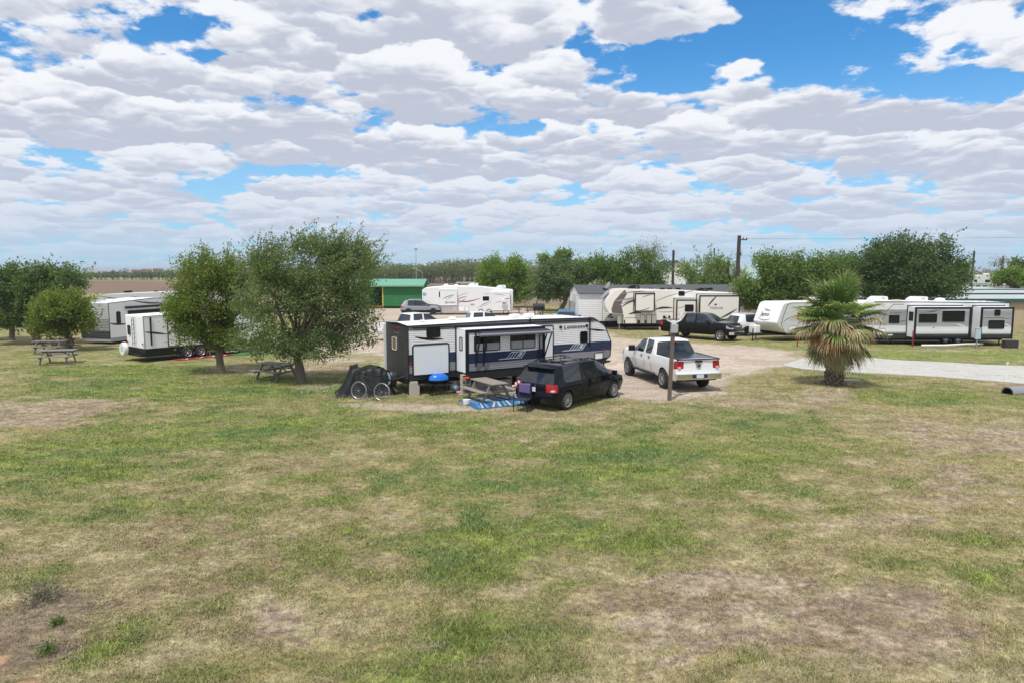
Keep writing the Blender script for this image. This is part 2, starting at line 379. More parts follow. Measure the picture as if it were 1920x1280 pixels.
def fields(x, y):
    """what grows or lies where: green, bare, gravel, sand, plough, rust in 0..1, from patches broken up by noise; the last is painted sunlight"""
    n1 = vnoise(x * .35 + 40, y * .35 + 40, 3, 5, .6); n2 = vnoise(x * 1.3 + 90, y * 1.3 + 9, 21, 4, .62)
    ca, sa = math.cos(R(14)), math.sin(R(14)); u = x * ca + y * sa; w = -x * sa + y * ca
    n3 = vnoise(u * .55 + 300, w * 1.6 + 300, 41, 4, .6)             # mower streaks
    brk = (n1 - .5) * .8 + (n2 - .5) * 1.1 + (n3 - .5) * .8
    green = sstep(.33 + blobs(x, y, GREEN) - .75 * blobs(x, y, BARE) + brk, .02, 1.05)
    bare = sstep(blobs(x, y, BARE) * 1.2 - brk * .75, .28, .85)
    gd = polydist(x, y, GRAVEL)
    grav = sstep(gd + (n2 - .5) * 2.6 + (n1 - .5) * 3.0, -1.0, 1.3) * (1 - .6 * sstep(blobs(x, y, WEEDY) + (n3 - .5) * 1.6 + (n2 - .5) * .8, .55, .95))
    sand = .8 * sstep(blobs(x, y, SAND) + (n2 - .5) * 1.3, .2, 1.0)
    pl = sstep(polydist(x, y, FIELD) + (n1 - .5) * 8, -2, 2)
    sun_spots = .75 * sstep(blobs(x, y, SUN_SPOTS), .08, .3) * sstep(blobs(x, y, SUN_SPOTS) + (n2 - .5) * 2.2 + (n3 - .5) * 1.2, .35, .95)
    return green, bare, grav, sand, pl, sun_spots, n2

def height(x, y):
    """gentle unevenness, a hump under the palm; flat under the lots"""
    h = (vnoise(x * .12 + 7, y * .12 + 3, 77, 3) - .5) * .16 * sstep(24 - y, -1, 8)
    h += (vnoise(x * 1.7 + 7, y * 1.7 + 3, 99, 3) - .5) * .045 * sstep(30 - y, 0, 4)
    px, py = (13.72, 28.75)
    return h + .10 * np.exp(-(((x - px) / 1.4) ** 2 + ((y - py) / 1.4) ** 2))

def turf(x, y, green, bare, n2):
    """colour of the mown turf where it grows: straw, tan, brown, olive, fresh and blue-green patches"""
    def nz(sx, sy, seed, o=4, rg=.62):
        ca, sa = math.cos(R(10)), math.sin(R(10)); return vnoise((x * ca + y * sa) * sx + 500, (-x * sa + y * ca) * sy + 500, seed, o, rg)
    A = lambda *c: np.array(c)[None, :]
    def lp(c, d, f): f = np.clip(f, 0, 1)[:, None]; return c * (1 - f) + d * f
    a = nz(1.9, 3.6, 110); b_ = nz(.9, 1.9, 120, 5); c_ = nz(2.0, 3.4, 130); d_ = nz(.3, .6, 140, 5); e = nz(3.2, 6.5, 150, 3, .7); k = nz(.22, .4, 160, 4)
    dry = lp(A(.275, .235, .135), A(.37, .325, .205), sstep(a, .40, .70)); dry = lp(dry, A(.225, .17, .105), sstep(b_, .50, .70) * .6); dry = lp(dry, A(.30, .265, .12), sstep(k, .45, .62) * .6)
    grn = lp(A(.150, .190, .050), A(.235, .280, .075), sstep(c_, .42, .66)); grn = lp(grn, A(.105, .165, .060), sstep(d_, .50, .66) * .75)
    c = lp(dry, A(.205, .210, .085), sstep(green + (e - .5) * .6, -.05, .42)); c = lp(c, grn, sstep(green + (e - .5) * .7, .38, .92))
    soil = lp(A(.36, .29, .235), A(.215, .165, .13), sstep(e * .6 + b_ * .4, .42, .60)); soil = lp(soil, A(.42, .36, .29), sstep(a, .56, .72) * .7)
    dark = np.exp(-(((x - CORNER[0]) / 2.4) ** 2 + ((y - CORNER[1]) / 2.6) ** 2)); soil = lp(soil, A(.15, .115, .09), sstep(dark, .25, .7) * .75)  # bare corner soil, darkened further by tree shade painted into its colour
    e3 = nz(1.7, 4.2, 180, 5, .68); c = lp(c, soil, sstep(bare * .85 + (e - .5) * .9 + (e3 - .5) * 1.6, .30, .85) * .82)
    e2 = nz(7.0, 12.0, 170, 3, .7)
    return c * ((.84 + .32 * e) * (.72 + .76 * e2))[:, None]
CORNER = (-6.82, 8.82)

def ground_mat():
    m = bpy.data.materials.new('ground'); m.use_nodes = True
    t = N(m.node_tree); b = m.node_tree.nodes['Principled BSDF']; b.inputs['Roughness'].default_value = .95; b.inputs['Specular IOR Level'].default_value = .15
    A = t.n('ShaderNodeAttribute', attribute_name='zones'); B = t.n('ShaderNodeAttribute', attribute_name='soils_sun'); T = t.n('ShaderNodeAttribute', attribute_name='turf').outputs['Color']
    za = t.sep(A.outputs['Color']); zb = t.sep(B.outputs['Color'])
    g = t.n('ShaderNodeNewGeometry').outputs['Position']
    fine = t.noise(g, 9.0, 6, .72); mid = t.noise(g, 2.2, 5, .65); tiny = t.noise(g, 34, 3, .7)
    ff = t.m('ADD', t.m('MULTIPLY', t.m('SUBTRACT', fine, .5), .9), t.m('MULTIPLY', t.m('SUBTRACT', tiny, .5), .7))
    def soft(x, w=.9, k=.18): return t.ss(t.m('ADD', x, t.m('MULTIPLY', ff, w)), .5 - k, .5 + k)
    c = t.mix(1.0, T, t.mix(t.ss(fine, .30, .70), (.60, .58, .55), (1.40, 1.38, 1.32)), 'MULTIPLY')
    c = t.mix(1.0, c, t.mix(t.ss(mid, .35, .65), (.84, .86, .82), (1.14, 1.12, 1.1)), 'MULTIPLY')
    peb = t.n('ShaderNodeTexVoronoi', feature='F1'); t.put(peb.inputs['Vector'], g); peb.inputs['Scale'].default_value = 14
    grv = t.mix(t.ss(t.m('ADD', t.m('MULTIPLY', tiny, .5), t.m('MULTIPLY', mid, .5)), .35, .65), (.43, .35, .275), (.58, .49, .40))
    grv = t.mix(t.ss(mid, .5, .72, 0, .55), grv, (.43, .36, .30))
    grv = t.mix(t.ss(t.sep(peb.outputs['Color'])[0], .75, .95, 0, .45), grv, (.60, .55, .49))
    big = t.noise(g, .16, 5, .6)
    grv = t.mix(t.ss(big, .47, .63, 0, .5), grv, (.50, .41, .33))
    track = t.noise(t.v('MULTIPLY', g, (.10, .75, 1)), 1.0, 4, .6)
    grv = t.mix(t.ss(track, .48, .66, 0, .55), grv, (.34, .265, .21))
    for ang, f1, f2, col in ((-38, .045, 1.5, (.39, .315, .245)), (8, .05, 1.3, (.62, .53, .44)), (-60, .05, 1.2, (.40, .32, .255))):
        ca, sa = math.cos(R(ang)), math.sin(R(ang)); w_ = t.v('ADD', g, t.v('SCALE', t.v('SUBTRACT', t.comb(big, big, 0), (.5, .5, 0)), scale=14.0))
        tk = t.noise(t.comb(t.m('MULTIPLY', t.v('DOT_PRODUCT', w_, (ca, sa, 0)), f1), t.m('MULTIPLY', t.v('DOT_PRODUCT', w_, (-sa, ca, 0)), f2), 0), 1.0, 3, .6)
        grv = t.mix(t.ss(tk, .53, .61, 0, .75), grv, col)
    c = t.mix(t.m('MULTIPLY', soft(zb[0], 1.1, .35), .8), c, grv)
    c = t.mix(soft(za[2], 1.0, .45), c, grv)
    c = t.mix(zb[1], c, t.mix(t.ss(t.noise(t.v('MULTIPLY', g, (.02, .2, 1)), 1, 4), .4, .6), (.17, .115, .08), (.235, .165, .115)))
    c = t.mix(soft(zb[2], .9, .3), c, t.mix(fine, (.30, .15, .08), (.62, .42, .27)))  # painted sunlight: orange spots mixed into the corner ground
    t.nt.links.new(c, b.inputs['Base Color'])
    q = t.n('ShaderNodeBump'); q.inputs['Distance'].default_value = .05; q.inputs['Strength'].default_value = .8
    t.put(q.inputs['Height'], t.m('ADD', fine, t.m('MULTIPLY', tiny, .6))); t.nt.links.new(q.outputs[0], b.inputs['Normal'])
    return m

def np_mesh(name, co, faces, nper, mats, smooth=False):
    me = bpy.data.meshes.new(name); nf = len(faces) // nper
    me.vertices.add(len(co)); me.vertices.foreach_set('co', np.ascontiguousarray(co, dtype=np.float32).ravel())
    me.loops.add(len(faces)); me.loops.foreach_set('vertex_index', np.ascontiguousarray(faces, dtype=np.int32))
    me.polygons.add(nf); me.polygons.foreach_set('loop_start', np.arange(0, nf * nper, nper, dtype=np.int32))
    me.polygons.foreach_set('loop_total', np.full(nf, nper, dtype=np.int32))
    if smooth: me.polygons.foreach_set('use_smooth', np.ones(nf, dtype=bool))
    for m in mats: me.materials.append(m)
    me.update(calc_edges=True); return me
def put_attr(me, name, rgb):
    a = me.color_attributes.new(name, 'FLOAT_COLOR', 'POINT')
    d = np.ones((len(rgb), 4), np.float32); d[:, :3] = rgb; a.data.foreach_set('color', d.ravel())

def build_ground():
    th = np.concatenate([np.linspace(-180, -48, 45)[:-1], np.linspace(-48, 48, 800), np.linspace(48, 180, 45)[1:]])
    rr = np.concatenate([np.geomspace(3.0, 70, 460), np.geomspace(70, 6000, 110)[1:]])
    T, Rr = np.meshgrid(np.radians(th), rr)
    x = Rr * np.sin(T); y = Rr * np.cos(T)
    z = height(x, y)
    nr, nth = x.shape
    co = np.stack([x, y, z], -1).reshape(-1, 3); co = np.vstack([co, [[0, 0, 0]]])
    i = np.arange(nr - 1)[:, None] * nth + np.arange(nth - 1)[None, :]
    f = np.stack([i, i + 1, i + nth + 1, i + nth], -1)[..., ::-1].reshape(-1)
    me = np_mesh('ground', co, f, 4, [ground_mat()], True)
    # the inner disc
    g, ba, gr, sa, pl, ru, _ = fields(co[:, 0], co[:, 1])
    put_attr(me, 'zones', np.stack([g, ba, gr], -1)); put_attr(me, 'soils_sun', np.stack([sa, pl, ru], -1)); put_attr(me, 'turf', turf(co[:, 0], co[:, 1], g, ba, _))
    o = link('ground', me); tag(o, kind='structure')
    bm = bmesh.new(); bm.from_mesh(me); bm.verts.ensure_lookup_table()
    c = bm.verts[-1]
    for k in range(nth - 1):
        bm.faces.new((bm.verts[k], bm.verts[k + 1], c))
    bmesh.ops.recalc_face_normals(bm, faces=bm.faces[:]); bm.to_mesh(me); bm.free()
build_ground()

def build_grass(n=900000):
    """short lawn blades, as many per picture area near as far"""
    u = rng.random(n); d = 6.6 * (36 / 6.6) ** u
    a = np.radians(rng.uniform(-40.5, 40.5, n)); x = d * np.tan(a); y = d + 0 * a
    g, ba, gr, sa, pl, ru, n2 = fields(x, y)
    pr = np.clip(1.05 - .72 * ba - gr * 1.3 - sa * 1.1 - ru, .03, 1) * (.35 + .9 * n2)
    keep = rng.random(n) < pr; x, y, g, ba, n2, d = (q[keep] for q in (x, y, g, ba, n2, d)); n = len(x)
    z = height(x, y)
    h = rng.uniform(.012, .034, n) * (1 + .8 * g) * (.5 + 1.0 * n2); w = rng.uniform(.003, .007, n) * (1 + d / 14)
    tall = rng.random(n) < .004; h[tall] *= 1.6
    yaw = rng.uniform(0, 2 * np.pi, n); lean = rng.uniform(.1, 1.3, n); ld = rng.uniform(0, 2 * np.pi, n)
    co = np.empty((n, 3, 3), np.float32)
    co[:, 0] = np.stack([x - np.cos(yaw) * w, y - np.sin(yaw) * w, z - .004], -1)
    co[:, 1] = np.stack([x + np.cos(yaw) * w, y + np.sin(yaw) * w, z - .004], -1)
    co[:, 2] = np.stack([x + np.cos(ld) * lean * h, y + np.sin(ld) * lean * h, z + h], -1)
    col = turf(x, y, g, ba, n2) * rng.uniform(.85, 1.5, (n, 1)); st = rng.random(n) < .10; col[st] = col[st] * .4 + np.array([.48, .42, .28]) * .6
    m = bpy.data.materials.new('grass_blades'); m.use_nodes = True; t = N(m.node_tree)
    b = m.node_tree.nodes['Principled BSDF']; b.inputs['Roughness'].default_value = .7; b.inputs['Specular IOR Level'].default_value = .2
    t.nt.links.new(t.n('ShaderNodeAttribute', attribute_name='tint').outputs['Color'], b.inputs['Base Color'])
    me = np_mesh('grass', co.reshape(-1, 3), np.arange(n * 3), 3, [m])
    put_attr(me, 'tint', np.repeat(col, 3, 0))
    tag(link('grass', me), 'short patchy mown grass, green and straw coloured, over the lawn', 'grass', kind='stuff')
build_grass()

def build_lane():
    m = mat('pale_road', (.50, .485, .45), .9, var=.22, vscale=1.3, bump=.5, bscale=9, dirt=.45)
    rj = random.Random(3); P = []
    for i in range(len(LANE)):
        a, b_ = Vector(LANE[i]), Vector(LANE[(i + 1) % len(LANE)]); k = max(2, int((b_ - a).length / .5))
        P += [tuple(a.lerp(b_, j / k) + Vector((rj.uniform(-.05, .05), rj.uniform(-.07, .07)))) for j in range(k)]
    mb = MB(); mb.add([(x, y, .03) for x, y in P], [tuple(range(len(P)))], m)
    o = mb.build('road'); tag(o, kind='structure')
    d = o.modifiers.new('s', 'SOLIDIFY'); d.thickness = .08; d.offset = -1
build_lane()

# ------------------------------------------------------------ trees
def leaf_mat():
    m = bpy.data.materials.new('leaves'); m.use_nodes = True; t = N(m.node_tree); nd = m.node_tree.nodes
    b = nd['Principled BSDF']; b.inputs['Roughness'].default_value = .5; b.inputs['Specular IOR Level'].default_value = .35
    c = t.n('ShaderNodeAttribute', attribute_name='tint').outputs['Color']; t.nt.links.new(c, b.inputs['Base Color'])
    tr = t.n('ShaderNodeBsdfTranslucent'); t.put(tr.inputs['Color'], t.mix(1.0, c, (1.5, 1.7, .7), 'MULTIPLY'))
    mx = t.n('ShaderNodeMixShader'); mx.inputs[0].default_value = .38
    t.nt.links.new(b.outputs[0], mx.inputs[1]); t.nt.links.new(tr.outputs[0], mx.inputs[2]); t.nt.links.new(mx.outputs[0], nd['Material Output'].inputs['Surface'])
    return m
M_leaf = leaf_mat()
M_twig = mat('twigs', (.15, .125, .105), .9)

def leaves_mesh(name, C, D, size, tint, r):
    """C centres, D rough growth directions, one folded-diamond leaf each"""
    n = len(C)
    a = D + r.normal(0, .75, (n, 3)); a /= np.linalg.norm(a, axis=1, keepdims=True) + 1e-9
    b = np.cross(a, r.normal(0, 1, (n, 3))); b /= np.linalg.norm(b, axis=1, keepdims=True) + 1e-9
    s = (size * r.uniform(.6, 1.35, n))[:, None]
    co = np.stack([C - a * s * .55, C + b * s * .32, C + a * s * .6, C - b * s * .32], 1).reshape(-1, 3)
    me = np_mesh(name, co, np.arange(n * 4), 4, [M_leaf]); put_attr(me, 'tint', np.repeat(tint, 4, 0)); return me

def crown_points(lobes, y0, depth, n, per, spread, r, hole=.42, hf=1.1, up=.25, shell=2.4):
    vol = np.array([l[2] * l[3] * max(l[2], l[3]) for l in lobes]); pick = r.choice(len(lobes), int(n / per * 1.6), p=vol / vol.sum())
    L = np.array(lobes)[pick]; k = len(pick)
    d = r.normal(0, 1, (k, 3)); d /= np.linalg.norm(d, axis=1, keepdims=True)
    q = r.random(k) ** (1 / shell)
    ry = (L[:, 2] + L[:, 3]) / 2 * depth
    P = np.stack([L[:, 0] + d[:, 0] * q * L[:, 2], y0 + d[:, 1] * q * ry, L[:, 1] + d[:, 2] * q * L[:, 3]], -1)
    nz = np.array([mnoise.noise(Vector(p * hf) + Vector((9.1, 4.2, 1.7))) for p in P])
    keep = nz > (hole - .5) * .6 - .05; P, d, nz = P[keep], d[keep], nz[keep]
    P, d = P[:int(n / per)], d[:int(n / per)]
    m = len(P); dd = d * .7; dd[:, 2] += up
    idx = np.repeat(np.arange(m), per)
    t = r.uniform(-.5, 1.0, len(idx))[:, None]
    C = P[idx] + dd[idx] * t * spread * 1.5 + r.normal(0, spread * .45, (len(idx), 3))
    return P, d, C, dd[idx], idx

def limb(mb, p0, p1, r0, r1, m, r, sag=.12, seg=6):
    p0, p1 = np.array(p0), np.array(p1); L = np.linalg.norm(p1 - p0); pts = []; rs = []
    off = r.normal(0, sag * L * .5, 3); off[2] += sag * L * .3
    for i in range(6):
        t = i / 5; pts.append(p0 * (1 - t) + p1 * t + off * math.sin(math.pi * t) + r.normal(0, .012 * L, 3) * (0 < i < 5)); rs.append(r0 * (1 - t) + r1 * t)
    mb.tube(pts, rs, m, seg, cap=False); return pts

def tree(name, label, base, lobes, fork, tr, n, leaf, c1, c2, depth=1.0, per=26, spread=.3, seed=1, lean=None, cat='tree', group=None,
         shoots=0, shoot_len=.9, wind=(.5, 0, .8), limbs=14, hole=.42, bare=0, hf=1.1, bark=None, shell=2.4, droop=0.0):
    r = np.random.default_rng(seed); bx, by = base
    root = empty(name, (bx, by, 0), 0, label, cat, group)
    fk = np.array(fork); bark = bark or M_bark
    P, d, C, D, idx = crown_points(lobes, by, depth, n, per, spread, r, hole, hf, .25 - droop, shell)
    org = np.array([bx, by, 0.0])
    tb = MB(); b0 = np.array([bx, by, 0.0]); mid = (b0 * .5 + fk * .5) + (np.array(lean) if lean else 0)
    tb.tube([b0 - org + (0, 0, -.15), b0 - org + (0, 0, .05), (b0 * .72 + mid * .28) - org, mid - org, fk - org],
            [tr * 1.5, tr * 1.22, tr * 1.0, tr * .9, tr * .85], bark, 12)
    pick = r.choice(len(P), min(len(P), limbs), replace=False)
    ends = []
    for i in pick:
        e = P[i] * .82 + fk * .18
        pts = limb(tb, fk - org, e - org, tr * r.uniform(.35, .6), tr * .08, bark, r); ends.append(pts)
    tips = r.choice(len(P), min(len(P), limbs * 9 + bare), replace=False)
    for i in tips:
        pts = ends[r.integers(len(ends))]; s = pts[r.integers(2, 6)]
        dists = [np.linalg.norm(P[i] - org - q[3]) for q in ends]; pts = ends[int(np.argmin(dists))]; s = pts[r.integers(2, 6)]
        limb(tb, s, P[i] - org, tr * .10, tr * .03, bark if not bare else M_twig, r, .15, 4)
    # shoots above the crown
    SC, SD = [], []
    if shoots:
        topi = np.argsort(-(P[:, 2] + .25 * r.random(len(P)) * 3))[:max(len(P) // 3, 1)]
        for i in r.choice(topi, shoots):
            v = np.array(wind) + r.normal(0, .3, 3); v /= np.linalg.norm(v); ln = shoot_len * r.uniform(.4, 1.2)
            p1 = P[i] + v * ln; limb(tb, P[i] - org, p1 - org, tr * .04, tr * .015, bark, r, .1, 3)
            k = int(13 * ln / leaf * .12) + 8; tt = r.random(k)[:, None]
            SC.append(P[i] + v * ln * tt * 1.05 + r.normal(0, leaf * .55, (k, 3))); SD.append(np.repeat(v[None], k, 0))
    tb.build('trunk', root, smooth=60)
    if n > 0:
        m = len(P); k = r.random(m)[idx] * .6 + r.random(len(idx)) * .4
        if SC: C = np.vstack([C] + SC); D = np.vstack([D] + SD); k = np.concatenate([k, r.random(len(C) - len(k))])
        tint = np.array(c1) * (1 - k[:, None]) + np.array(c2) * k[:, None]; tint *= r.uniform(.75, 1.25, (len(k), 1))
        link('crown', leaves_mesh('crown', C - org, D, leaf, tint, r), root)
    return root

OLV1, OLV2 = (.105, .145, .062), (.225, .28, .12)
YEL1, YEL2 = (.10, .145, .035), (.24, .285, .068)
DRK1, DRK2 = (.07, .12, .045), (.16, .22, .08)
BRI1, BRI2 = (.10, .165, .026), (.22, .31, .055)
def build_trees():
    Y = (-9.41, 30.29)[1]
    tree('live_oak', 'largest broad-crowned tree at left centre, leaning trunk beside a picnic table', (-9.41, 30.29),
         [(-10.50, 3.77, 1.87, 1.87), (-8.39, 4.24, 2.10, 1.96), (-7.08, 5.16, 1.54, 1.17), (-9.29, 5.16, 2.22, 1.21), (-6.89, 3.30, 1.07, 1.07), (-11.15, 2.13, 1.40, 0.98), (-9.04, 1.89, 2.22, 0.79), (-11.39, 4.93, 1.05, 1.05), (-7.51, 2.25, 1.40, 0.70), (-6.49, 5.58, 0.75, 0.65), (-6.48, 4.24, 0.65, 0.89)],
         (-9.56, 30.2, 1.19), .21, 78000, .088, OLV1, OLV2, .95, 30, .30, 3, shoots=330, shoot_len=1.15, wind=(.65, 0, .7), limbs=22, hole=.54)
    tree('live_oak', 'yellowish green tree with a straight grey trunk in front of the white trailer with steps', (-14.27, 33.17),
         [(-15.07, 3.51, 1.55, 1.70), (-14.37, 4.80, 1.24, 1.29), (-15.95, 3.00, 0.98, 1.03), (-13.70, 2.48, 1.19, 1.19), (-13.63, 4.16, 0.98, 1.42), (-15.78, 4.80, 0.77, 0.67), (-14.89, 1.88, 1.60, 0.72)],
         (-14.36, 33.2, 1.16), .19, 48000, .095, YEL1, YEL2, .95, 28, .28, 5, shoots=120, shoot_len=.8, wind=(.15, 0, 1), limbs=16, hole=.52)
    tree('young_tree', 'small bushy yellow-green tree just behind the two grey picnic tables', (-27.68, 42.61),
         [(-27.91, 2.39, 1.75, 1.21), (-28.47, 1.62, 1.61, 0.67), (-27.19, 3.16, 1.21, 0.74), (-29.07, 2.56, 0.94, 0.81), (-26.60, 1.89, 0.87, 0.67)],
         (-28.08, 43, 0.8), .16, 20000, .14, YEL1, YEL2, .95, 24, .32, 8, shoots=30, shoot_len=.5, wind=(.3, 0, .8), limbs=12, hole=.50)
    tree('live_oak', 'dark green spreading tree at far left with a trunk leaning left over the grass', (-32.35, 46.36),
         [(-32.81, 3.64, 2.52, 1.51), (-30.62, 4.18, 1.62, 1.08), (-33.83, 2.03, 2.16, 0.93), (-32.01, 2.21, 1.87, 1.08), (-34.41, 3.82, 1.80, 1.29)],
         (-32.73, 46, 1.24), .26, 34000, .15, DRK1, DRK2, .95, 26, .34, 9, shoots=110, shoot_len=1.3, wind=(.9, 0, .45), limbs=16, hole=.42, lean=(.15, 0, 0))
    tree('live_oak', 'tree at the left edge of the picture with a short forked trunk', (-35.99, 48.86),
         [(-37.67, 2.98, 1.72, 1.45), (-36.40, 2.03, 1.34, 0.77), (-38.33, 1.84, 1.53, 0.84), (-35.74, 1.61, 0.54, 0.31)],
         (-35.99, 49, 0.87), .20, 12000, .16, DRK1, DRK2, .9, 24, .34, 12, shoots=20, limbs=10)
    T = 'trees along the back of the lot'
    tree('round_tree', 'round bright green tree rising behind the white fifth-wheel with red stripes', ((-0.72, 92, 1.22)[0], 92),
         [(-1.07, 4.07, 3.45, 2.73), (0.00, 2.65, 3.23, 2.01), (-2.51, 3.36, 2.44, 2.16), (1.07, 4.43, 1.80, 2.01)], (-0.93, 92, 1.22), .3, 30000, .21, BRI1, BRI2, .9, 22, .55, 21, shoots=40, shoot_len=1.2, wind=(.1, 0, 1), group=T, hf=.5)
    tree('round_tree', 'dull grey-green tree behind the smoker grill, left of the white mobile home', ((5.9, 84, 1.54)[0], 84),
         [(5.56, 3.63, 3.41, 2.10), (3.93, 3.18, 2.10, 1.84), (8.17, 3.50, 2.10, 2.23), (6.20, 4.68, 2.10, 1.44)], (6.69, 84, 1.35), .3, 20000, .24, (.085, .125, .055), (.16, .21, .09), .9, 22, .5, 22, group=T, hf=.5)
    tree('round_tree', 'wide dark green tree directly behind the mobile home roof', ((14.43, 86, 1.46)[0], 86),
         [(12.04, 4.47, 3.09, 2.28), (15.37, 5.13, 2.82, 2.28), (17.72, 4.47, 2.15, 2.15), (10.04, 3.80, 2.02, 2.02), (14.07, 3.13, 4.70, 1.88)], (14.09, 86, 1.46), .35, 40000, .22, (.07, .13, .026), (.16, .235, .05), .9, 22, .55, 23, shoots=40, wind=(.1, 0, 1), group=T, hf=.5)
    for i, (px, py, rx, ry, lab) in enumerate([(1030, 490, 22, 12, 'lower pale green treetop between the round tree and the lollipop treetop'), (1057, 482, 13, 9, 'small lollipop-shaped bright treetop above the grey-green tree'), (1090, 492, 22, 12, 'bright green treetop left of the dark tree behind the mobile home')]):
        lob = [((0.0, 150, 5.0)[0] + (px - 960) * .1172, 5 + (507 - py) * .1172, rx * .1172, ry * .1172)]
        x = lob[0][0]
        tree('distant_tree', lab, (x, 150), lob + [(x + 1, lob[0][1] - 2, rx * .12, ry * .12)], (x, 150, 4.5), .25, 3500, .45, BRI1, BRI2, .8, 16, .7, 30 + i, group='bright treetops in the distance', hf=.4)
    tree('bare_tree', 'leafless pale grey tree standing above the dark trees left of the short utility pole', ((19.84, 98, 3.25)[0], 98),
         [(19.38, 7.04, 2.45, 2.30), (20.88, 7.79, 1.53, 1.53), (17.85, 7.19, 1.23, 1.38)], (19.65, 98, 4.77), .16, 1500, .16, (.17, .17, .15), (.24, .25, .20), .8, 6, .5, 24, limbs=26, bare=330, bark=mat('pale_bark', (.26, .23, .20), .9), hole=.2)
    tree('willow_tree', 'feathery light green tree in front of the white gabled house, right of the short pole', ((25.64, 90, 1.3)[0], 90),
         [(25.55, 4.23, 3.52, 2.25), (23.47, 3.54, 2.39, 1.97), (28.01, 3.75, 2.39, 2.11), (25.95, 2.70, 4.36, 1.69)], (25.63, 90, 1.58), .25, 26000, .24, (.13, .18, .06), (.26, .33, .13), .9, 20, .55, 25, shoots=60, shoot_len=2.6, wind=(.1, 0, 1), group=T, hf=.5, hole=.5)
    tree('mesquite_tree', 'wide green tree behind the trailer with the bird logo on its front', ((22.05, 57, 1.99)[0], 57),
         [(21.28, 4.51, 2.23, 1.60), (23.50, 4.34, 2.23, 1.69), (20.07, 3.76, 1.51, 1.60), (25.73, 4.07, 1.87, 1.78), (21.79, 2.83, 2.76, 0.71), (25.35, 2.83, 2.23, 0.71)], (22.26, 57, 2.21), .3, 42000, .175, (.09, .15, .035), (.19, .26, .07), .9, 22, .5, 26, shoots=40, shoot_len=1, wind=(.2, 0, 1), group=T, hf=.6)
    tree('mesquite_tree', 'green tree behind the palm, left of the tallest dark tree', ((37.18, 78, 0.88)[0], 78),
         [(36.97, 5.12, 2.44, 1.71), (38.83, 4.22, 2.19, 2.07), (35.52, 3.61, 2.07, 2.07), (37.69, 2.70, 2.74, 1.52)], (37.47, 78, 1.18), .3, 28000, .19, (.08, .14, .035), (.17, .235, .07), .9, 22, .5, 27, shoots=30, group=T, hf=.6)
    tree('live_oak', 'tallest dark green tree behind the long trailer at right, crown leaning right', ((33.0, 57, 1.32)[0], 57),
         [(32.29, 5.75, 2.49, 1.96), (34.47, 6.19, 1.96, 1.51), (33.50, 3.98, 3.92, 1.43), (30.32, 5.31, 2.05, 1.78), (35.81, 4.65, 1.96, 1.43), (30.20, 3.54, 2.23, 1.16), (35.98, 3.45, 1.78, 0.62)], (33.15, 57, 2.43), .35, 56000, .165, (.06, .105, .04), (.12, .175, .06), .95, 26, .46, 28, shoots=130, shoot_len=1.5, wind=(.7, 0, .6), limbs=20, group=T, hf=.7)
    tree('round_tree', 'round bright green bush-like tree beside the far sheds at the right edge', ((69.23, 95, 2.2)[0], 95),
         [(69.12, 3.75, 2.23, 1.19), (70.57, 4.04, 1.93, 1.19)], (69.59, 95, 2.42), .2, 9000, .26, BRI1, BRI2, .9, 20, .45, 29, hf=.6)
    tree('distant_tree', 'dark round treetop at the right edge behind the bright green tree', ((104.5, 140, 1.42)[0], 140),
         [(103.81, 6.08, 1.75, 0.98), (105.49, 5.43, 3.28, 1.31)], ((104.0, 140, 3.59)), .3, 4000, .5, DRK1, DRK2, .9, 18, .7, 33, hf=.5)
    tree('bare_tree', 'small leafless tree against the sky by the farthest pole at right', ((107.11, 150, 3.49)[0], 150),
         [(106.17, 6.74, 1.64, 1.05), (107.67, 6.97, 1.29, 0.94)], (106.87, 150, 5.23), .12, 300, .3, (.20, .18, .15), (.28, .26, .21), .8, 4, .5, 34, limbs=16, bare=110, hole=.2)
    tree('mesquite_tree', 'thin ragged tree beside the right-hand dark pole, past the tallest tree', ((52.38, 80, 2.64)[0], 80),
         [(52.41, 4.94, 0.88, 0.88), (53.02, 4.20, 0.75, 0.75)], (52.52, 80, 3.26), .1, 1800, .2, DRK1, OLV2, .8, 14, .4, 35, shoots=10)
build_trees()

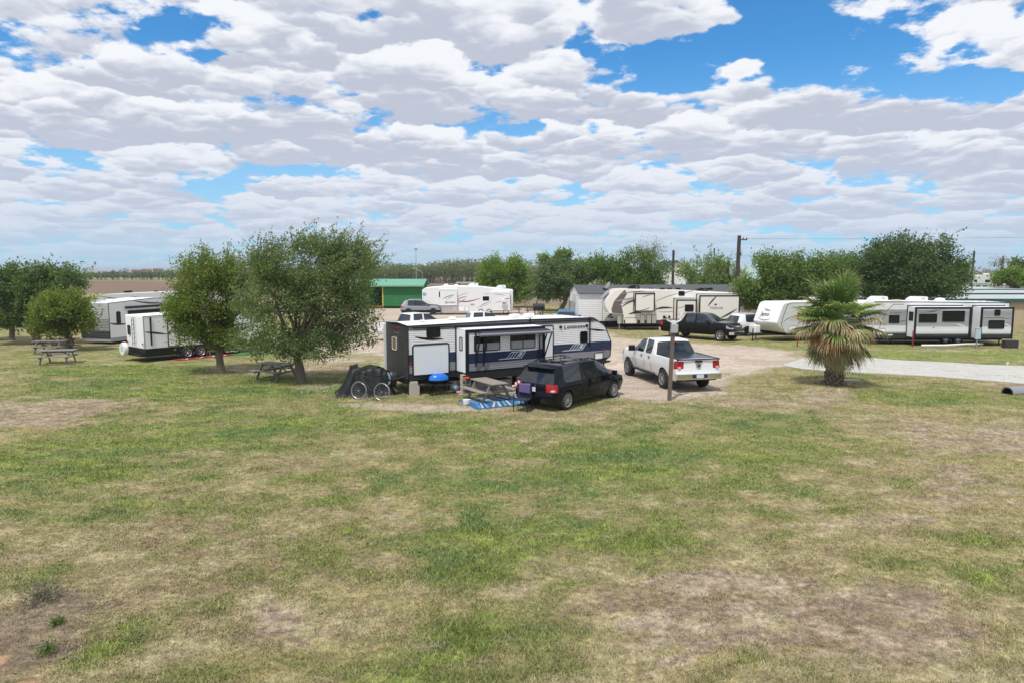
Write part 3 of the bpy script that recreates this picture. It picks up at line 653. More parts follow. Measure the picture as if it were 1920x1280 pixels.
def brush(name, label, segs, n, leaf, c1, c2, twigc, seed):
    """a far wood that reads as one mass: leaf clumps over bare stems"""
    r = np.random.default_rng(seed); C = []; D = []; K = []; tb = MB(); mt = mat('far_twigs_' + name, twigc, .95)
    for (x0, y0, x1, y1, h0, h1, dep, w) in segs:
        k = int(n * w); nb = max(4, int(k / 60))
        t = r.random(nb); cx = x0 + (x1 - x0) * t + r.normal(0, .5, nb); cy = y0 + (y1 - y0) * t + r.uniform(0, dep, nb)
        hh = (h0 + (h1 - h0) * t) * r.uniform(.62, 1.08, nb) * (.72 + .5 * vnoise(cx * .045 + 400, cy * 0 + seed, 5, 3)); rad = hh * r.uniform(.28, .5, nb); cc = r.random(nb)
        for i in range(nb):
            q = r.normal(0, 1, (60, 3)); q /= np.linalg.norm(q, axis=1, keepdims=True); q *= r.random((60, 1)) ** .4
            C.append(np.stack([cx[i] + q[:, 0] * rad[i], cy[i] + q[:, 1] * rad[i], hh[i] * .66 + q[:, 2] * hh[i] * .36], -1)); D.append(q); K.append(np.full(60, cc[i]))
            for _ in range(1):
                a = r.normal(0, rad[i] * .5, 2); tb.tube([(cx[i] + a[0] * .3, cy[i], 0), (cx[i] + a[0], cy[i] + a[1], hh[i] * .95)], [.13, .04], mt, 3, False)
    C = np.vstack(C); D = np.vstack(D); K = np.concatenate(K)[:, None] * .65 + r.random((len(C), 1)) * .35
    tint = np.array(c1) * (1 - K) + np.array(c2) * K
    me = leaves_mesh(name, C, D, leaf, tint, r)
    o = link(name, me); tag(o, label, 'brush', kind='stuff')
    s = tb.build('stems', o)
brush('far_brush', 'grey-green brush with bare trunks beyond the green cabin and the ploughed field',
      [(-66, 262, -10, 262, 8.6, 9.4, 22, .55), (-75, 300, 60, 300, 8.5, 9, 20, .45)], 44000, .6, (.11, .13, .06), (.20, .25, .085), (.20, .17, .135), 51)
brush('horizon_brush', 'low hazy line of brush along the horizon',
      [(-360, 345, -60, 345, 3.8, 4.6, 40, 1.3), (-420, 520, 500, 560, 6.5, 7, 60, .3), (60, 250, 260, 250, 5, 6, 40, .25), (-900, 900, 1000, 900, 9, 9, 60, .1)], 30000, 1.0, (.10, .125, .07), (.16, .20, .09), (.17, .15, .12), 52)

# ------------------------------------------------------------ trailers
_wc = {}
def wheel(root, x, y, r=.34, w=.22, out=-1, rim=None, spokes=6, rr=.60, steer=0.0, dark=None):
    """tyre with a spoked rim facing local -y (out=-1) or +y"""
    rim = rim or M_alloy; key = (r, w, rim.name, spokes, rr)
    if key not in _wc:
        t = MB(); t.lathe([(r * rr, -w / 2), (r * .80, -w / 2 - .008), (r * .95, -w * .44), (r, -w * .28), (r, w * .28), (r * .95, w * .44), (r * .80, w / 2 + .008), (r * rr, w / 2)], M_rub, 36, 'y')
        tm = t.mesh('wheel', 40)
        q = MB(); ri = r * rr
        q.lathe([(ri * 1.02, -w * .5), (ri * .97, -w * .52), (ri * .90, -w * .45), (ri * .88, -w * .1)], rim, 36, 'y')
        q.lathe([(.001, -w * .12), (ri * .9, -w * .12)], M_under, 24, 'y')
        q.lathe([(.001, -w * .47), (ri * .16, -w * .47), (ri * .24, -w * .38), (ri * .24, -w * .1)], rim, 16, 'y')
        for k in range(spokes):
            a = 2 * math.pi * k / spokes; s = len(q.v); wd = ri * (.30 if spokes <= 6 else .19)
            q.add([(ri * .15, -w * .44, -wd * .5), (ri * .15, -w * .44, wd * .5), (ri * .93, -w * .47, wd * .34), (ri * .93, -w * .47, -wd * .34),
                   (ri * .15, -w * .2, -wd * .5), (ri * .15, -w * .2, wd * .5), (ri * .93, -w * .2, wd * .34), (ri * .93, -w * .2, -wd * .34)],
                  [(0, 1, 2, 3), (0, 4, 5, 1), (1, 5, 6, 2), (3, 2, 6, 7), (0, 3, 7, 4)], rim)
            q.xf(Matrix.Rotation(a, 4, 'Y'), s)
        _wc[key] = (tm, q.mesh('rim', 30))
    tm, rm = _wc[key]
    o = link('wheel', tm, root); o.location = (x, y, r); o.rotation_euler = (0, 0, (math.pi if out > 0 else 0) + R(steer))
    link('rim', rm, o); return o

def end_rot(W, x=0.0, right=False):
    """placement of things drawn on an end wall"""
    return dict(loc=(x, 0, 0), rot=(0, 0, R(90))) if right else dict(loc=(x, W, 0), rot=(0, 0, R(-90)))
def win(parent, x0, x1, z0, z1, y=0.0, r=.09, fw=.035, pane=None, fm=None, one=False, mull=None, name='window', low=None, **pl):
    pane = pane or M_glass; fm = fm or M_blk
    a = MB(); O = rrect(x0, x1, z0, z1, r); I = rrect(x0 + fw, x1 - fw, z0 + fw, z1 - fw, max(r - fw, .02))
    ring(a, O, I, y, y - .03, fm)
    if mull is not None: a.box(x0 + (x1 - x0) * mull - .018, x0 + (x1 - x0) * mull + .018, y - .028, y, z0 + .01, z1 - .01, fm)
    g = a if one else MB()
    g.add([(u, y - .012, v) for u, v in I], [tuple(range(len(I)))], pane)
    if low: g.box(x0 + fw, x1 - fw, y - .018, y - .013, z0 + fw, z0 + (z1 - z0) * low, mat('window_blind', (.30, .32, .33), .4))
    o = a.build(name, parent, loc=pl.get('loc'), rot=pl.get('rot'))
    if not one: g.build('pane', o)
    return o
def panel(parent, name, x0, x1, z0, z1, m, bm=None, y=0.0, r=.06, bw=.03, t=.018, **pl):
    a = MB(); a.prism(rrect(x0, x1, z0, z1, r), y - t, y + .005, m)
    if bm: ring(a, rrect(x0, x1, z0, z1, r), rrect(x0 + bw, x1 - bw, z0 + bw, z1 - bw, max(r - bw, .015)), y, y - t - .012, bm)
    return a.build(name, parent, loc=pl.get('loc'), rot=pl.get('rot'))
def graphic(parent, polys, m, y=0.0, t=.005, name='graphic', **pl):
    if len(polys) > 1 and len(polys[0]) > 20: return [graphic(parent, [p], m, y, t, name, **pl) for p in polys][-1]
    a = MB()
    for i, p in enumerate(polys): a.prism(p, y - t - .0006 * i, y + .003, m)
    return a.build(name, parent, loc=pl.get('loc'), rot=pl.get('rot'))
def swoosh(pts, w, n=14):
    """a tapering brush stroke through points (quadratic)"""
    p = [Vector(q) for q in pts]; up = []; dn = []
    for i in range(n + 1):
        t = i / n; c = p[0] * (1 - t) ** 2 + p[1] * 2 * t * (1 - t) + p[2] * t * t
        d = (p[1] - p[0]) * (1 - t) + (p[2] - p[1]) * t; nn = Vector((-d.y, d.x)).normalized()
        h = w * math.sin(math.pi * min(1, max(0, t * .9 + .06))) ** .8 / 2
        up.append(tuple(c + nn * h)); dn.append(tuple(c - nn * h * .6))
    return up + dn[::-1]
def slide(root, x0, x1, z0, z1, d, face, side=None, trim=None, tw=.07, label=None):
    side = side or M_white; trim = trim or M_blk; a = MB()
    a.add([(x0, -d, z0), (x1, -d, z0), (x1, -d, z1), (x0, -d, z1)], [(0, 1, 2, 3)], face)
    a.add([(x0, -d, z0), (x0, 0, z0), (x0, 0, z1), (x0, -d, z1)], [(0, 1, 2, 3)], side)
    a.add([(x1, -d, z0), (x1, 0, z0), (x1, 0, z1), (x1, -d, z1)], [(0, 1, 2, 3)], side)
    a.add([(x0, -d, z1), (x1, -d, z1), (x1, 0, z1 + .03), (x0, 0, z1 + .03)], [(0, 1, 2, 3)], M_roof)
    a.add([(x0, -d, z0), (x1, -d, z0), (x1, 0, z0), (x0, 0, z0)], [(0, 1, 2, 3)], M_under)
    o = a.build('slide_out', root)
    b = MB()
    for (u0, u1, v0, v1) in ((x0 - .02, x0 + tw, z0 - .02, z1 + .02), (x1 - tw, x1 + .02, z0 - .02, z1 + .02)): b.box(u0, u1, -d - .03, -d + .05, v0, v1, trim)
    b.box(x0 + tw, x1 - tw, -d - .028, -d + .05, z1 - tw * 1.1, z1 + .02, trim); b.box(x0 + tw, x1 - tw, -d - .026, -d + .05, z0 - .02, z0 + tw * .7, trim)
    for u in (x0 - .05, x1): b.box(u, u + .05, -.035, .0, z0 - .04, z1 + .05, trim)
    b.box(x0 - .05, x1 + .05, -.034, 0, z1 + .05, z1 + .10, trim)
    b.build('edge_trim', o); return o
def rv_body(root, outline, W, near, roof, left, right, under=None, bev=.03, far=None):
    """outline (x, z) anticlockwise seen from the near side; the shell of the trailer"""
    a = MB(); n = len(outline); under = under or M_under
    cx = sum(p[0] for p in outline) / n
    vs = [(u, 0, v) for u, v in outline] + [(u, W, v) for u, v in outline]
    a.add(vs, [tuple(range(n))], near); o = 0
    a.f.append([n + i for i in range(n)]); a.mi.append(a.slot(far or near))
    for i in range(n):
        j = (i + 1) % n; p, q = outline[i], outline[j]; dx, dz = q[0] - p[0], q[1] - p[1]; L = math.hypot(dx, dz) + 1e-9
        nx, nz = dz / L, -dx / L
        m = roof if nz > .80 else under if nz < -.85 else (left if nx < 0 else right)
        a.f.append([i, j, n + j, n + i]); a.mi.append(a.slot(m))
    return a.build('body', root, smooth=32, bevel=bev)
def edge_line(root, outline, m, y=0.0, w=.035, closed=False, name='edge_moulding'):
    """raised moulding following the outline on a side wall"""
    a = MB(); pts = list(outline)
    a.tube([(u, y, v) for u, v in pts], w / 2, m, 6); return a.build(name, root)
def air_con(root, x, y, z, m=None, L=1.0, W=.65, H=.32, name='air_conditioner'):
    a = MB(); m = m or M_plas
    a.prism(fillet([(x, z), (x + L, z), (x + L * .97, z + H), (x + L * .25, z + H), (x + .02, z + H * .45)], [0, 0, .08, .2, .06], 4), y - W / 2, y + W / 2, m)
    for k in range(5): a.box(x + L * .62 + k * .05, x + L * .64 + k * .05, y - W / 2 - .006, y - W / 2, z + .10, z + H - .07, M_steel)
    return a.build(name, root, smooth=40, bevel=.03)
def vent(root, x, y, z, s=.42, h=.14, m=None, name='roof_vent'):
    a = MB(); m = m or M_plas; a.prism(fillet([(x, z), (x + s, z), (x + s * .93, z + h), (x + s * .1, z + h * .8)], [0, 0, .05, .05], 3), y - s / 2, y + s / 2, m)
    return a.build(name, root, smooth=40, bevel=.02)
def jack(root, x, y, z1, m=None, name='stabiliser_jack'):
    a = MB(); m = m or M_blk; a.box(x - .03, x + .03, y - .03, y + .03, .02, z1, m); a.box(x - .12, x + .12, y - .12, y + .12, .0, .03, m); return a.build(name, root)
def chassis(root, x0, x1, y0, y1, z0, z1, m=None):
    a = MB(); a.box(x0, x1, y0, y1, z0, z1, m or M_under); return a.build('chassis', root)

NAVY = (.010, .028, .085); GRY = (.20, .21, .23); WHT = (.86, .87, .88)
S_lh = siding('navy_banded_siding', [(0, (.015, .018, .025)), (.88, (.27, .28, .30)), (1.25, NAVY), (1.66, WHT), (2.58, (.17, .18, .20))], .082, 1.3)
S_dark = siding('charcoal_siding', [(0, (.03, .03, .032)), (.6, (.055, .056, .058))], .082, 1.3)

NAVYM = mat('navy', NAVY, .4)
def longhorn():
    r = empty('travel_trailer', (-4.13, 27.0, 0), 31.2, 'white and navy banded trailer with awning, nearest the camera, reading LONGHORN', 'travel trailer')
    out = [(0, .62)] + [(9.75, .62)] + fillet([(10.3, .95), (10.36, 1.6), (9.95, 2.42), (9.25, 2.80), (5, 2.86)], [.0, .5, .5, .5, 0], 5) + [(0, 2.80)]
    rv_body(r, out, 2.44, S_lh, M_roof, S_dark, M_white)
    edge_line(r, [(0, .64), (0, 2.79), (5, 2.85), (9.2, 2.80)] , M_blk, -.005, .05)
    edge_line(r, [p for p in out[1:-2]], M_blk, -.005, .045)
    a = MB(); a.prism([(0, 2.80), (1.22, 2.88), (2.44, 2.80)], 0, .05, M_blk, axis='x'); a.xf(Matrix.Translation((-.02, 0, 0)), 0); a.build('roof_crown', r)
    chassis(r, .1, 9.6, .25, 2.2, .42, .60)
    # side furniture
    win(r, .79, 1.40, 2.29, 2.71, r=.09)
    pn = panel(r, 'ramp_door', .16, 1.80, .78, 2.05, mat('ramp_white', (.74, .77, .80), .35), M_navyframe, r=.09, bw=.05, t=.025)
    graphic(r, [swoosh([(.30, 2.36), (.85, 2.18), (1.55, 2.22)], .13)], M_blk)
    win(r, 8.50, 8.93, 1.66, 2.20, r=.08)
    panel(r, 'storage_door', 9.35, 9.86, .84, 1.17, M_white, M_blk, r=.07, bw=.03)
    panel(r, 'marker_light', .02, .14, 1.28, 1.35, M_red, r=.02, t=.03)
    panel(r, 'marker_light', 9.80, 9.93, 1.24, 1.29, M_red, r=.02, t=.03)
    panel(r, 'outlet_cover', 8.02, 8.12, 1.0, 1.06, M_plas, r=.01, t=.03)
    for x in (7.40, 8.88):
        a = MB(); a.lathe([(.001, -.06), (.05, -.06), (.075, -.03), (.075, 0)], M_blk, 20, 'y', (x, 0, 2.44)); a.build('speaker', r, smooth=40)
    text(r, 'L', 7.60, 2.335, .23, M_blk, sx=1.0, off=.008); text(r, 'ONGHORN', 7.755, 2.35, .17, M_blk, sx=1.0, spacing=1.25, off=.006)
    door = panel(r, 'entry_door', 6.30, 7.0, .92, 2.56, mat('door_white', (.72, .73, .75), .35), M_blk, r=.09, bw=.045, t=.03)
    a = MB(); a.box(6.36, 6.42, -.075, -.03, 1.45, 1.62, M_blk); a.build('handle', door)
    graphic(r, [swoosh([(8.99, 2.28), (9.5, 2.20), (10.02, 2.16)], .11), swoosh([(8.7, 1.655), (9.4, 1.68), (10.2, 1.66)], .03)], M_blk)
    def flag(par, x, z, y, s=1.0):
        w = mat('decal_white', (.70, .74, .80), .4); L = []
        for k in range(4): L.append([(x + .18 * k * s + .30 * s, z), (x + (.18 * k + .335) * s, z), (x + (.18 * k + .60) * s, z + .27 * s), (x + (.18 * k + .565) * s, z + .27 * s)])
        L.append([(x, z - .005), (x + 1.12 * s, z - .005), (x + 1.12 * s, z - .03), (x - .2 * s, z - .035)])
        L.append([(x + .58 * s, z + .27 * s), (x + 1.42 * s, z + .27 * s), (x + 1.38 * s, z + .30 * s), (x + .60 * s, z + .30 * s)])
        L.append([(x + 1.12 * s, z - .03), (x + 1.16 * s, z - .03), (x + 1.44 * s, z + .30 * s), (x + 1.40 * s, z + .30 * s)])
        L.append([(x + .98 * s, z + .04), (x + 1.08 * s, z + .04), (x + 1.25 * s, z + .24 * s), (x + 1.15 * s, z + .24 * s)])
        graphic(par, L, w, y)
    flag(r, 7.65, 1.38, 0, .86)
    # downspouts and drip rail
    a = MB(); a.tube([(9.03, -.05, 2.84), (9.03, -.055, 1.5)], .035, M_navyframe, 8); a.build('awning_bracket', r)
    a = MB(); a.tube([(5.75, -.03, 2.60), (5.75, -.03, 2.90)], .04, M_blk, 8); a.box(0.2, 9.2, -.035, 0, 2.70, 2.735, M_blk); a.build('drip_rail', r)
    # slide-out
    s = slide(r, 2.13, 5.92, .88, 2.60, .90, S_lh, M_white, M_navyframe, .10)
    a = MB(); a.box(2.13, 5.92, -.935, .0, .60, .86, M_under); a.build('skirt', s)
    win(s, 2.48, 3.70, 1.72, 2.36, -.90, r=.07, one=True, mull=.47, low=.5)
    win(s, 4.20, 5.44, 1.70, 2.32, -.90, r=.07, one=True, mull=.5, low=.55)
    a = MB(); O = rrect(.30, .58, 1.75, 2.30, .05); ring(a, O, rrect(.33, .55, 1.78, 2.27, .03), 0, -.02, M_blk); a.add([(u, -.01, v) for u, v in rrect(.33, .55, 1.78, 2.27, .03)], [tuple(range(20))], mat('pale_pane', (.40, .45, .50), .1)); a.build('window', s, loc=(2.13, 0, 0), rot=(0, 0, R(-90)))
    flag(s, 3.75, 1.36, -.90, .86)
    graphic(s, [swoosh([(4.5, 1.68), (5.1, 1.60), (5.8, 1.66)], .05)], mat('decal_white', (.7, .74, .8)), -.90)
    # awning: case, rolled tube and folding arms
    aw = MB(); (ax0, _), (ax1, _) = (2.61, 2.44), (5.93, 2.39)
    aw.tube([(ax0, -1.18, 2.40), (ax1 + .25, -1.18, 2.38)], .065, mat('awning_roll', (.22, .23, .26), .6), 12)
    aw.prism([(-.93, 2.52), (-.93, 2.49), (-1.18, 2.44), (-1.18, 2.47)], ax0 + .1, ax1 + .1, mat('awning_cloth', (.028, .034, .05), .8), axis='x')
    o = aw.build('awning', r, smooth=40)
    for x, dx in ((ax0 + .02, -.10), (ax0 + .3, -.02), (ax1 + .2, -.30), (ax1 - .05, -.25)):
        b = MB(); b.tube([(x, -1.17, 2.38), (x + dx, -.96, 1.15)], .032, M_navyframe, 6); b.tube([(x + dx, -.97, 2.5), (x + dx, -.97, 1.12)], .03, M_navyframe, 6); b.build('arm', o)
    # rear wall (left end as seen)
    e = end_rot(2.44)
    win(r, .75, 1.22, 1.72, 2.25, r=.04, pane=mat('amber_pane', (.24, .15, .085), .3), fm=M_plas, fw=.02, **e)
    for u in (1.05, 1.22, 1.39): panel(r, 'marker_light', u - .04, u + .04, 2.62, 2.66, M_red, r=.01, t=.03, **e)
    text(r, 'LONGHORN', 0, 0, .11, M_steel, name='lettering', rot=(R(90), 0, R(-90))).location = (-.012, 1.55, 2.40)
    a = MB(); a.box(-.11, -.02, 2.36, 2.46, .85, 2.74, M_plas); a.build('downspout', r)
    a = MB(); a.tube([(-.02, .35, .75), (-.55, .45, .62), (-.55, 1.9, .62), (-.02, 2.0, .75)], .04, M_blk); a.box(-.1, 0, .05, 2.4, .50, .62, M_blk); a.build('bumper', r)
    t = MB(); t.lathe([(.001, -.13), (.33, -.13), (.36, -.08), (.36, .10), (.001, .10)], mat('black_vinyl', (.012, .012, .014), .4), 32, 'x', (-.42, .80, .66))
    o = t.build('spare_tyre', r, smooth=40)
    t = MB(); t.lathe([(.001, -.563), (.21, -.563), (.215, -.55), (.15, -.545)], mat('badge_blue', (.16, .42, .62), .4), 28, 'x', (0, .80, .66)); t.lathe([(.22, -.561), (.25, -.561)], M_plas, 28, 'x', (0, .80, .66))
    for k, u in enumerate((-.08, 0, .08)): t.box(-.570, -.564, .80 + u - .018, .80 + u + .018, .55, .77, NAVYM)
    t.build('badge', o)
    # front and roof
    a = MB(); a.tube([(9.8, .5, .5), (11.3, 1.22, .5), (9.8, 1.94, .5)], .05, M_blk); a.tube([(10.9, 1.22, .06), (10.9, 1.22, .85)], .045, M_blk); a.box(10.0, 10.45, .9, 1.55, .52, .95, M_plas); a.build('hitch', r)
    for x in (5.3, 6.1):
        wheel(r, x, .16, .34, .22)
    vent(r, 5.65, 1.5, 2.86, .40, .16); vent(r, 6.25, 1.2, 2.86, .42, .18); vent(r, 1.2, 1.6, 2.83, .22, .07); vent(r, 7.7, 1.5, 2.85, .16, .05)
    a = MB(); a.lathe([(.001, .10), (.14, .09), (.2, 0)], M_plas, 20, 'z', (2.9, 1.9, 2.86)); a.build('antenna', r, smooth=40)
    for x in (.5, 9.2): jack(r, x, .4, .6)
    return r

longhorn()

C_gr = mat('graphic_grey', (.13, .115, .105), .35); C_br = mat('graphic_charcoal', (.055, .05, .05), .35); C_mid = mat('graphic_silver', (.32, .31, .30), .35)
C_rd = mat('graphic_red', (.30, .02, .045), .35)
def volante():
    r = empty('fifth_wheel_trailer', (7.65, 57, 0), 0, 'cream fifth-wheel with brown nose swirl and three slide-outs behind the black pickup', 'fifth-wheel trailer')
    S = siding('cream_siding', [(0, (.06, .06, .062)), (.85, (.80, .76, .70)), (.86, (.80, .76, .70))], None, dirt=.08)
    out = fillet([(1.70, .50), (11.75, .50), (11.75, 2.8), (11.4, 3.10), (6.5, 3.34), (1.7, 3.46), (.9, 3.42), (-.02, 2.35), (.45, 1.40), (1.70, 1.30)],
                 [0, 0, .1, .3, 0, .3, .5, .9, .3, .05], 7)
    rv_body(r, out, 2.44, S, mat('tan_roof', (.58, .50, .43), .6, dirt=.1), M_cream, M_cream, bev=.06)
    # nose paint: brown cap and silver windscreen panel on both the curve and the side
    graphic(r, [fillet([(1.15, 1.40), (1.66, 1.36), (1.45, 2.2), (1.95, 3.05), (1.75, 3.38), (1.35, 3.0), (.85, 2.4), (.65, 1.75), (.72, 1.45)], [0, .1, .4, .1, 0, .3, .4, .4, .1], 4)], C_gr)
    graphic(r, [swoosh([(.9, 2.45), (1.9, 2.5), (3.4, 2.95)], .16), swoosh([(1.4, 3.0), (2.0, 3.2), (3.4, 3.30)], .10), swoosh([(1.3, 2.1), (2.2, 2.6), (3.5, 2.75)], .12)], C_mid, y=-.007)
    graphic(r, [swoosh([(1.5, 1.9), (2.0, 2.45), (3.3, 2.60)], .16), swoosh([(4.2, 2.35), (5.2, 2.85), (6.3, 3.1)], .05), swoosh([(6.4, 3.0), (7.0, 3.2), (7.5, 3.32)], .06), swoosh([(4.3, 1.72), (4.9, 1.95), (5.8, 1.85)], .22), swoosh([(4.6, 1.55), (5.3, 1.48), (6.0, 1.58)], .05),
               swoosh([(11.0, 1.9), (11.4, 2.0), (11.72, 2.15)], .16), swoosh([(2.1, 1.34), (2.6, 1.5), (3.2, 1.45)], .2)], C_br, y=-.002)
    w = MB(); q = []
    for (x, z) in fillet([(.10, 2.55), (.62, 3.15)], [0, 0]) + []: q.append((x, z))
    w.add([(.02, .35, 2.62), (.02, 2.1, 2.62), (.58, 1.95, 3.24), (.58, .5, 3.24)], [(0, 1, 2, 3)], mat('silver_visor', (.42, .42, .44), .2)); w.xf(Matrix.Translation((-.06, 0, .02)), 0); w.build('nose_panel', r)
    for (x0, x1, z0, z1, d) in ((2.52, 4.15, 1.62, 3.12, .5), (5.87, 7.51, .90, 2.60, .9), (7.75, 11.05, .90, 2.95, .9)):
        s = slide(r, x0, x1, z0, z1, d, S, M_cream, M_blk, .075)
        if x0 < 3:
            graphic(s, [swoosh([(3.1, 2.75), (3.4, 2.9), (3.9, 2.98)], .06), swoosh([(3.0, 1.7), (3.5, 1.75), (3.8, 1.95)], .07)], C_br, -d); a = MB(); a.box(2.505, 2.519, -.42, -.16, 2.0, 2.6, M_glass); a.build('window', s)
        elif x0 < 6:
            win(s, 6.55, 7.28, 1.62, 2.20, -d, r=.08, one=True); graphic(s, [swoosh([(5.95, 1.9), (6.3, 1.95), (6.55, 2.05)], .05), swoosh([(5.95, 1.4), (6.4, 1.35), (7.0, 1.6)], .05)], C_br, -d)
        else:
            text(s, 'Volante', 8.55, 1.82, .36, C_br, y=-d - .01, shear=.35, off=-.004)
            graphic(s, [swoosh([(8.45, 2.05), (8.8, 2.5), (9.15, 2.88)], .16), swoosh([(9.45, 1.05), (10.2, 1.35), (10.85, 1.85)], .18), swoosh([(9.8, .95), (10.3, 1.05), (10.9, 1.2)], .14)], C_br, -d)
            panel(s, 'vent_cover', 8.98, 9.18, 2.16, 2.26, M_blk, y=-d, r=.01)
    win(r, 6.22, 6.74, 2.88, 3.27, r=.08)
    for (x0, x1) in ((3.05, 3.46), (3.6, 4.02), (4.04, 4.42)): panel(r, 'storage_door', x0, x1, .57, 1.32, M_cream, M_blk, r=.05, bw=.02)
    panel(r, 'storage_door', 1.80, 2.85, .56, 1.06, M_cream, M_blk, r=.08, bw=.02)
    panel(r, 'service_panel', 4.95, 5.3, .95, 1.25, M_blk, M_plas, r=.02, bw=.02); panel(r, 'service_panel', 5.4, 5.6, .95, 1.25, M_blk, M_plas, r=.02, bw=.02)
    air_con(r, 2.2, 1.2, 3.42, M_blk, .95); air_con(r, 8.0, 1.2, 3.24, M_blk, .95, H=.26); vent(r, 4.9, 1.2, 3.38, m=M_blk); vent(r, 5.6, 1.6, 3.38, m=M_blk)
    d = MB(); d.lathe([(.001, .0), (.18, .02), (.30, .07), (.36, .12), (.33, .08), (.001, -.02)], mat('dish_grey', (.5, .5, .52), .4), 24, 'z'); d.xf(Matrix.Translation((.6, 1.5, 3.66)) @ Matrix.Rotation(R(-52), 4, 'Y') @ Matrix.Rotation(R(-28), 4, 'X'), 0); d.tube([(.6, 1.6, 3.3), (.6, 1.6, 3.65)], .025, M_steel); d.build('satellite_dish', r, smooth=50)
    a = MB(); a.tube([(.9, 1.2, 1.32), (.55, 1.2, 1.05), (.95, 1.2, 1.0)], .09, M_blk); a.build('kingpin', r)
    for x in (2.15, 11.2): jack(r, x, .15, .55); jack(r, x, 2.2, .55)
    for x in (6.9, 7.75): wheel(r, x, .1, .38, .24)
    return r
volante()

def sprinter():
    r = empty('fifth_wheel_trailer', (-10.1, 77, 0), 0, 'white fifth-wheel with dark red swooshes parked beside the green cabin', 'fifth-wheel trailer')
    S = siding('white_siding_smooth', [(0, (.70, .70, .71)), (.3, (.76, .77, .78))], None)
    out = fillet([(2.0, .33), (10.22, .40), (10.22, 2.80), (6.4, 3.20), (2.6, 3.27), (.4, 3.05), (-.02, 2.8), (-.02, 1.2), (2.0, 1.08)], [0, 0, .15, .6, .8, .4, .25, .35, .08], 5)
    rv_body(r, out, 2.44, S, M_roof, M_white, M_white, bev=.06)
    for (x0, x1, z0, z1, d) in ((1.86, 3.91, 1.10, 2.83, .35), (7.77, 9.85, .55, 2.52, .7)):
        s = slide(r, x0, x1, z0, z1, d, S, M_white, M_plas, .04)
        if x0 < 3:
            a = MB(); a.box(x0 + .05, x0 + .17, -d - .02, -d, 2.0, 2.6, M_glass); a.build('window', s)
            graphic(s, [swoosh([(2.3, 1.75), (2.9, 2.1), (3.5, 2.25)], .10), swoosh([(2.8, 1.72), (3.2, 1.95), (3.7, 2.35)], .06)], C_br, -d)
            text(s, 'Sprinter', 2.55, 1.32, .33, C_br, y=-d - .01, shear=.3, sx=1.1)
        else:
            graphic(s, [swoosh([(8.0, 2.3), (8.7, 2.35), (9.4, 2.15)], .06), swoosh([(9.2, 1.75), (9.5, 1.85), (9.85, 1.86)], .12)], C_rd, -d)
            graphic(s, [swoosh([(8.2, 1.35), (8.6, 1.5), (9.2, 1.55)], .05)], C_br, -d)
            a = MB(); a.box(8.95, 9.5, -d - .35, -d, 1.15, 1.75, M_plas); a.box(9.02, 9.42, -d - .36, -d - .35, 1.22, 1.5, M_steel); a.build('window_air_conditioner', s, bevel=.02)
    graphic(r, [swoosh([(3.95, 1.62), (4.9, 1.2), (6.6, 1.9)], .16), swoosh([(4.0, 1.7), (4.4, 1.95), (5.1, 2.1)], .10), swoosh([(6.8, 2.3), (7.3, 2.42), (7.75, 2.32)], .05)], C_rd)
    graphic(r, [swoosh([(3.95, 1.30), (4.5, 1.5), (4.9, 1.85)], .09), swoosh([(3.95, 2.05), (4.6, 2.4), (5.2, 2.45)], .05), swoosh([(6.5, 1.0), (7.1, 1.3), (7.75, 1.5)], .07), swoosh([(6.0, .8), (6.9, .95), (7.75, 1.3)], .04), swoosh([(9.9, 1.2), (10.0, 1.6), (9.98, 2.4)], .08)], C_br, y=-.002)
    win(r, 6.80, 7.52, 1.60, 2.07, r=.04, fm=M_blk)
    for (x0, x1) in ((3.3, 3.9), (4.0, 4.75), (4.85, 5.2)): panel(r, 'storage_door', x0, x1, .42, 1.0, M_white, M_steel, r=.06, bw=.015)
    panel(r, 'vent_cover', 5.4, 5.85, 1.05, 1.25, mat('pinkish', (.5, .33, .33)), r=.01)
    panel(r, 'badge', .05, .45, 2.15, 2.5, mat('badge_blue', (.1, .2, .4)), r=.1)
    air_con(r, 5.1, 1.2, 3.22, L=1.15); air_con(r, 8.3, 1.2, 3.0, L=1.1); vent(r, 2.3, 1.2, 3.27, .5, .2); vent(r, 3.5, 1.2, 3.27, .45, .15)
    for x in (2.2, 2.05): jack(r, x, .2, .4)
    a = MB(); a.box(9.1, 9.18, .1, .18, 0, .45, M_redp); a.build('prop', r)
    for x in (6.6, 7.5): wheel(r, x, .12, .36, .24)
    return r
sprinter()

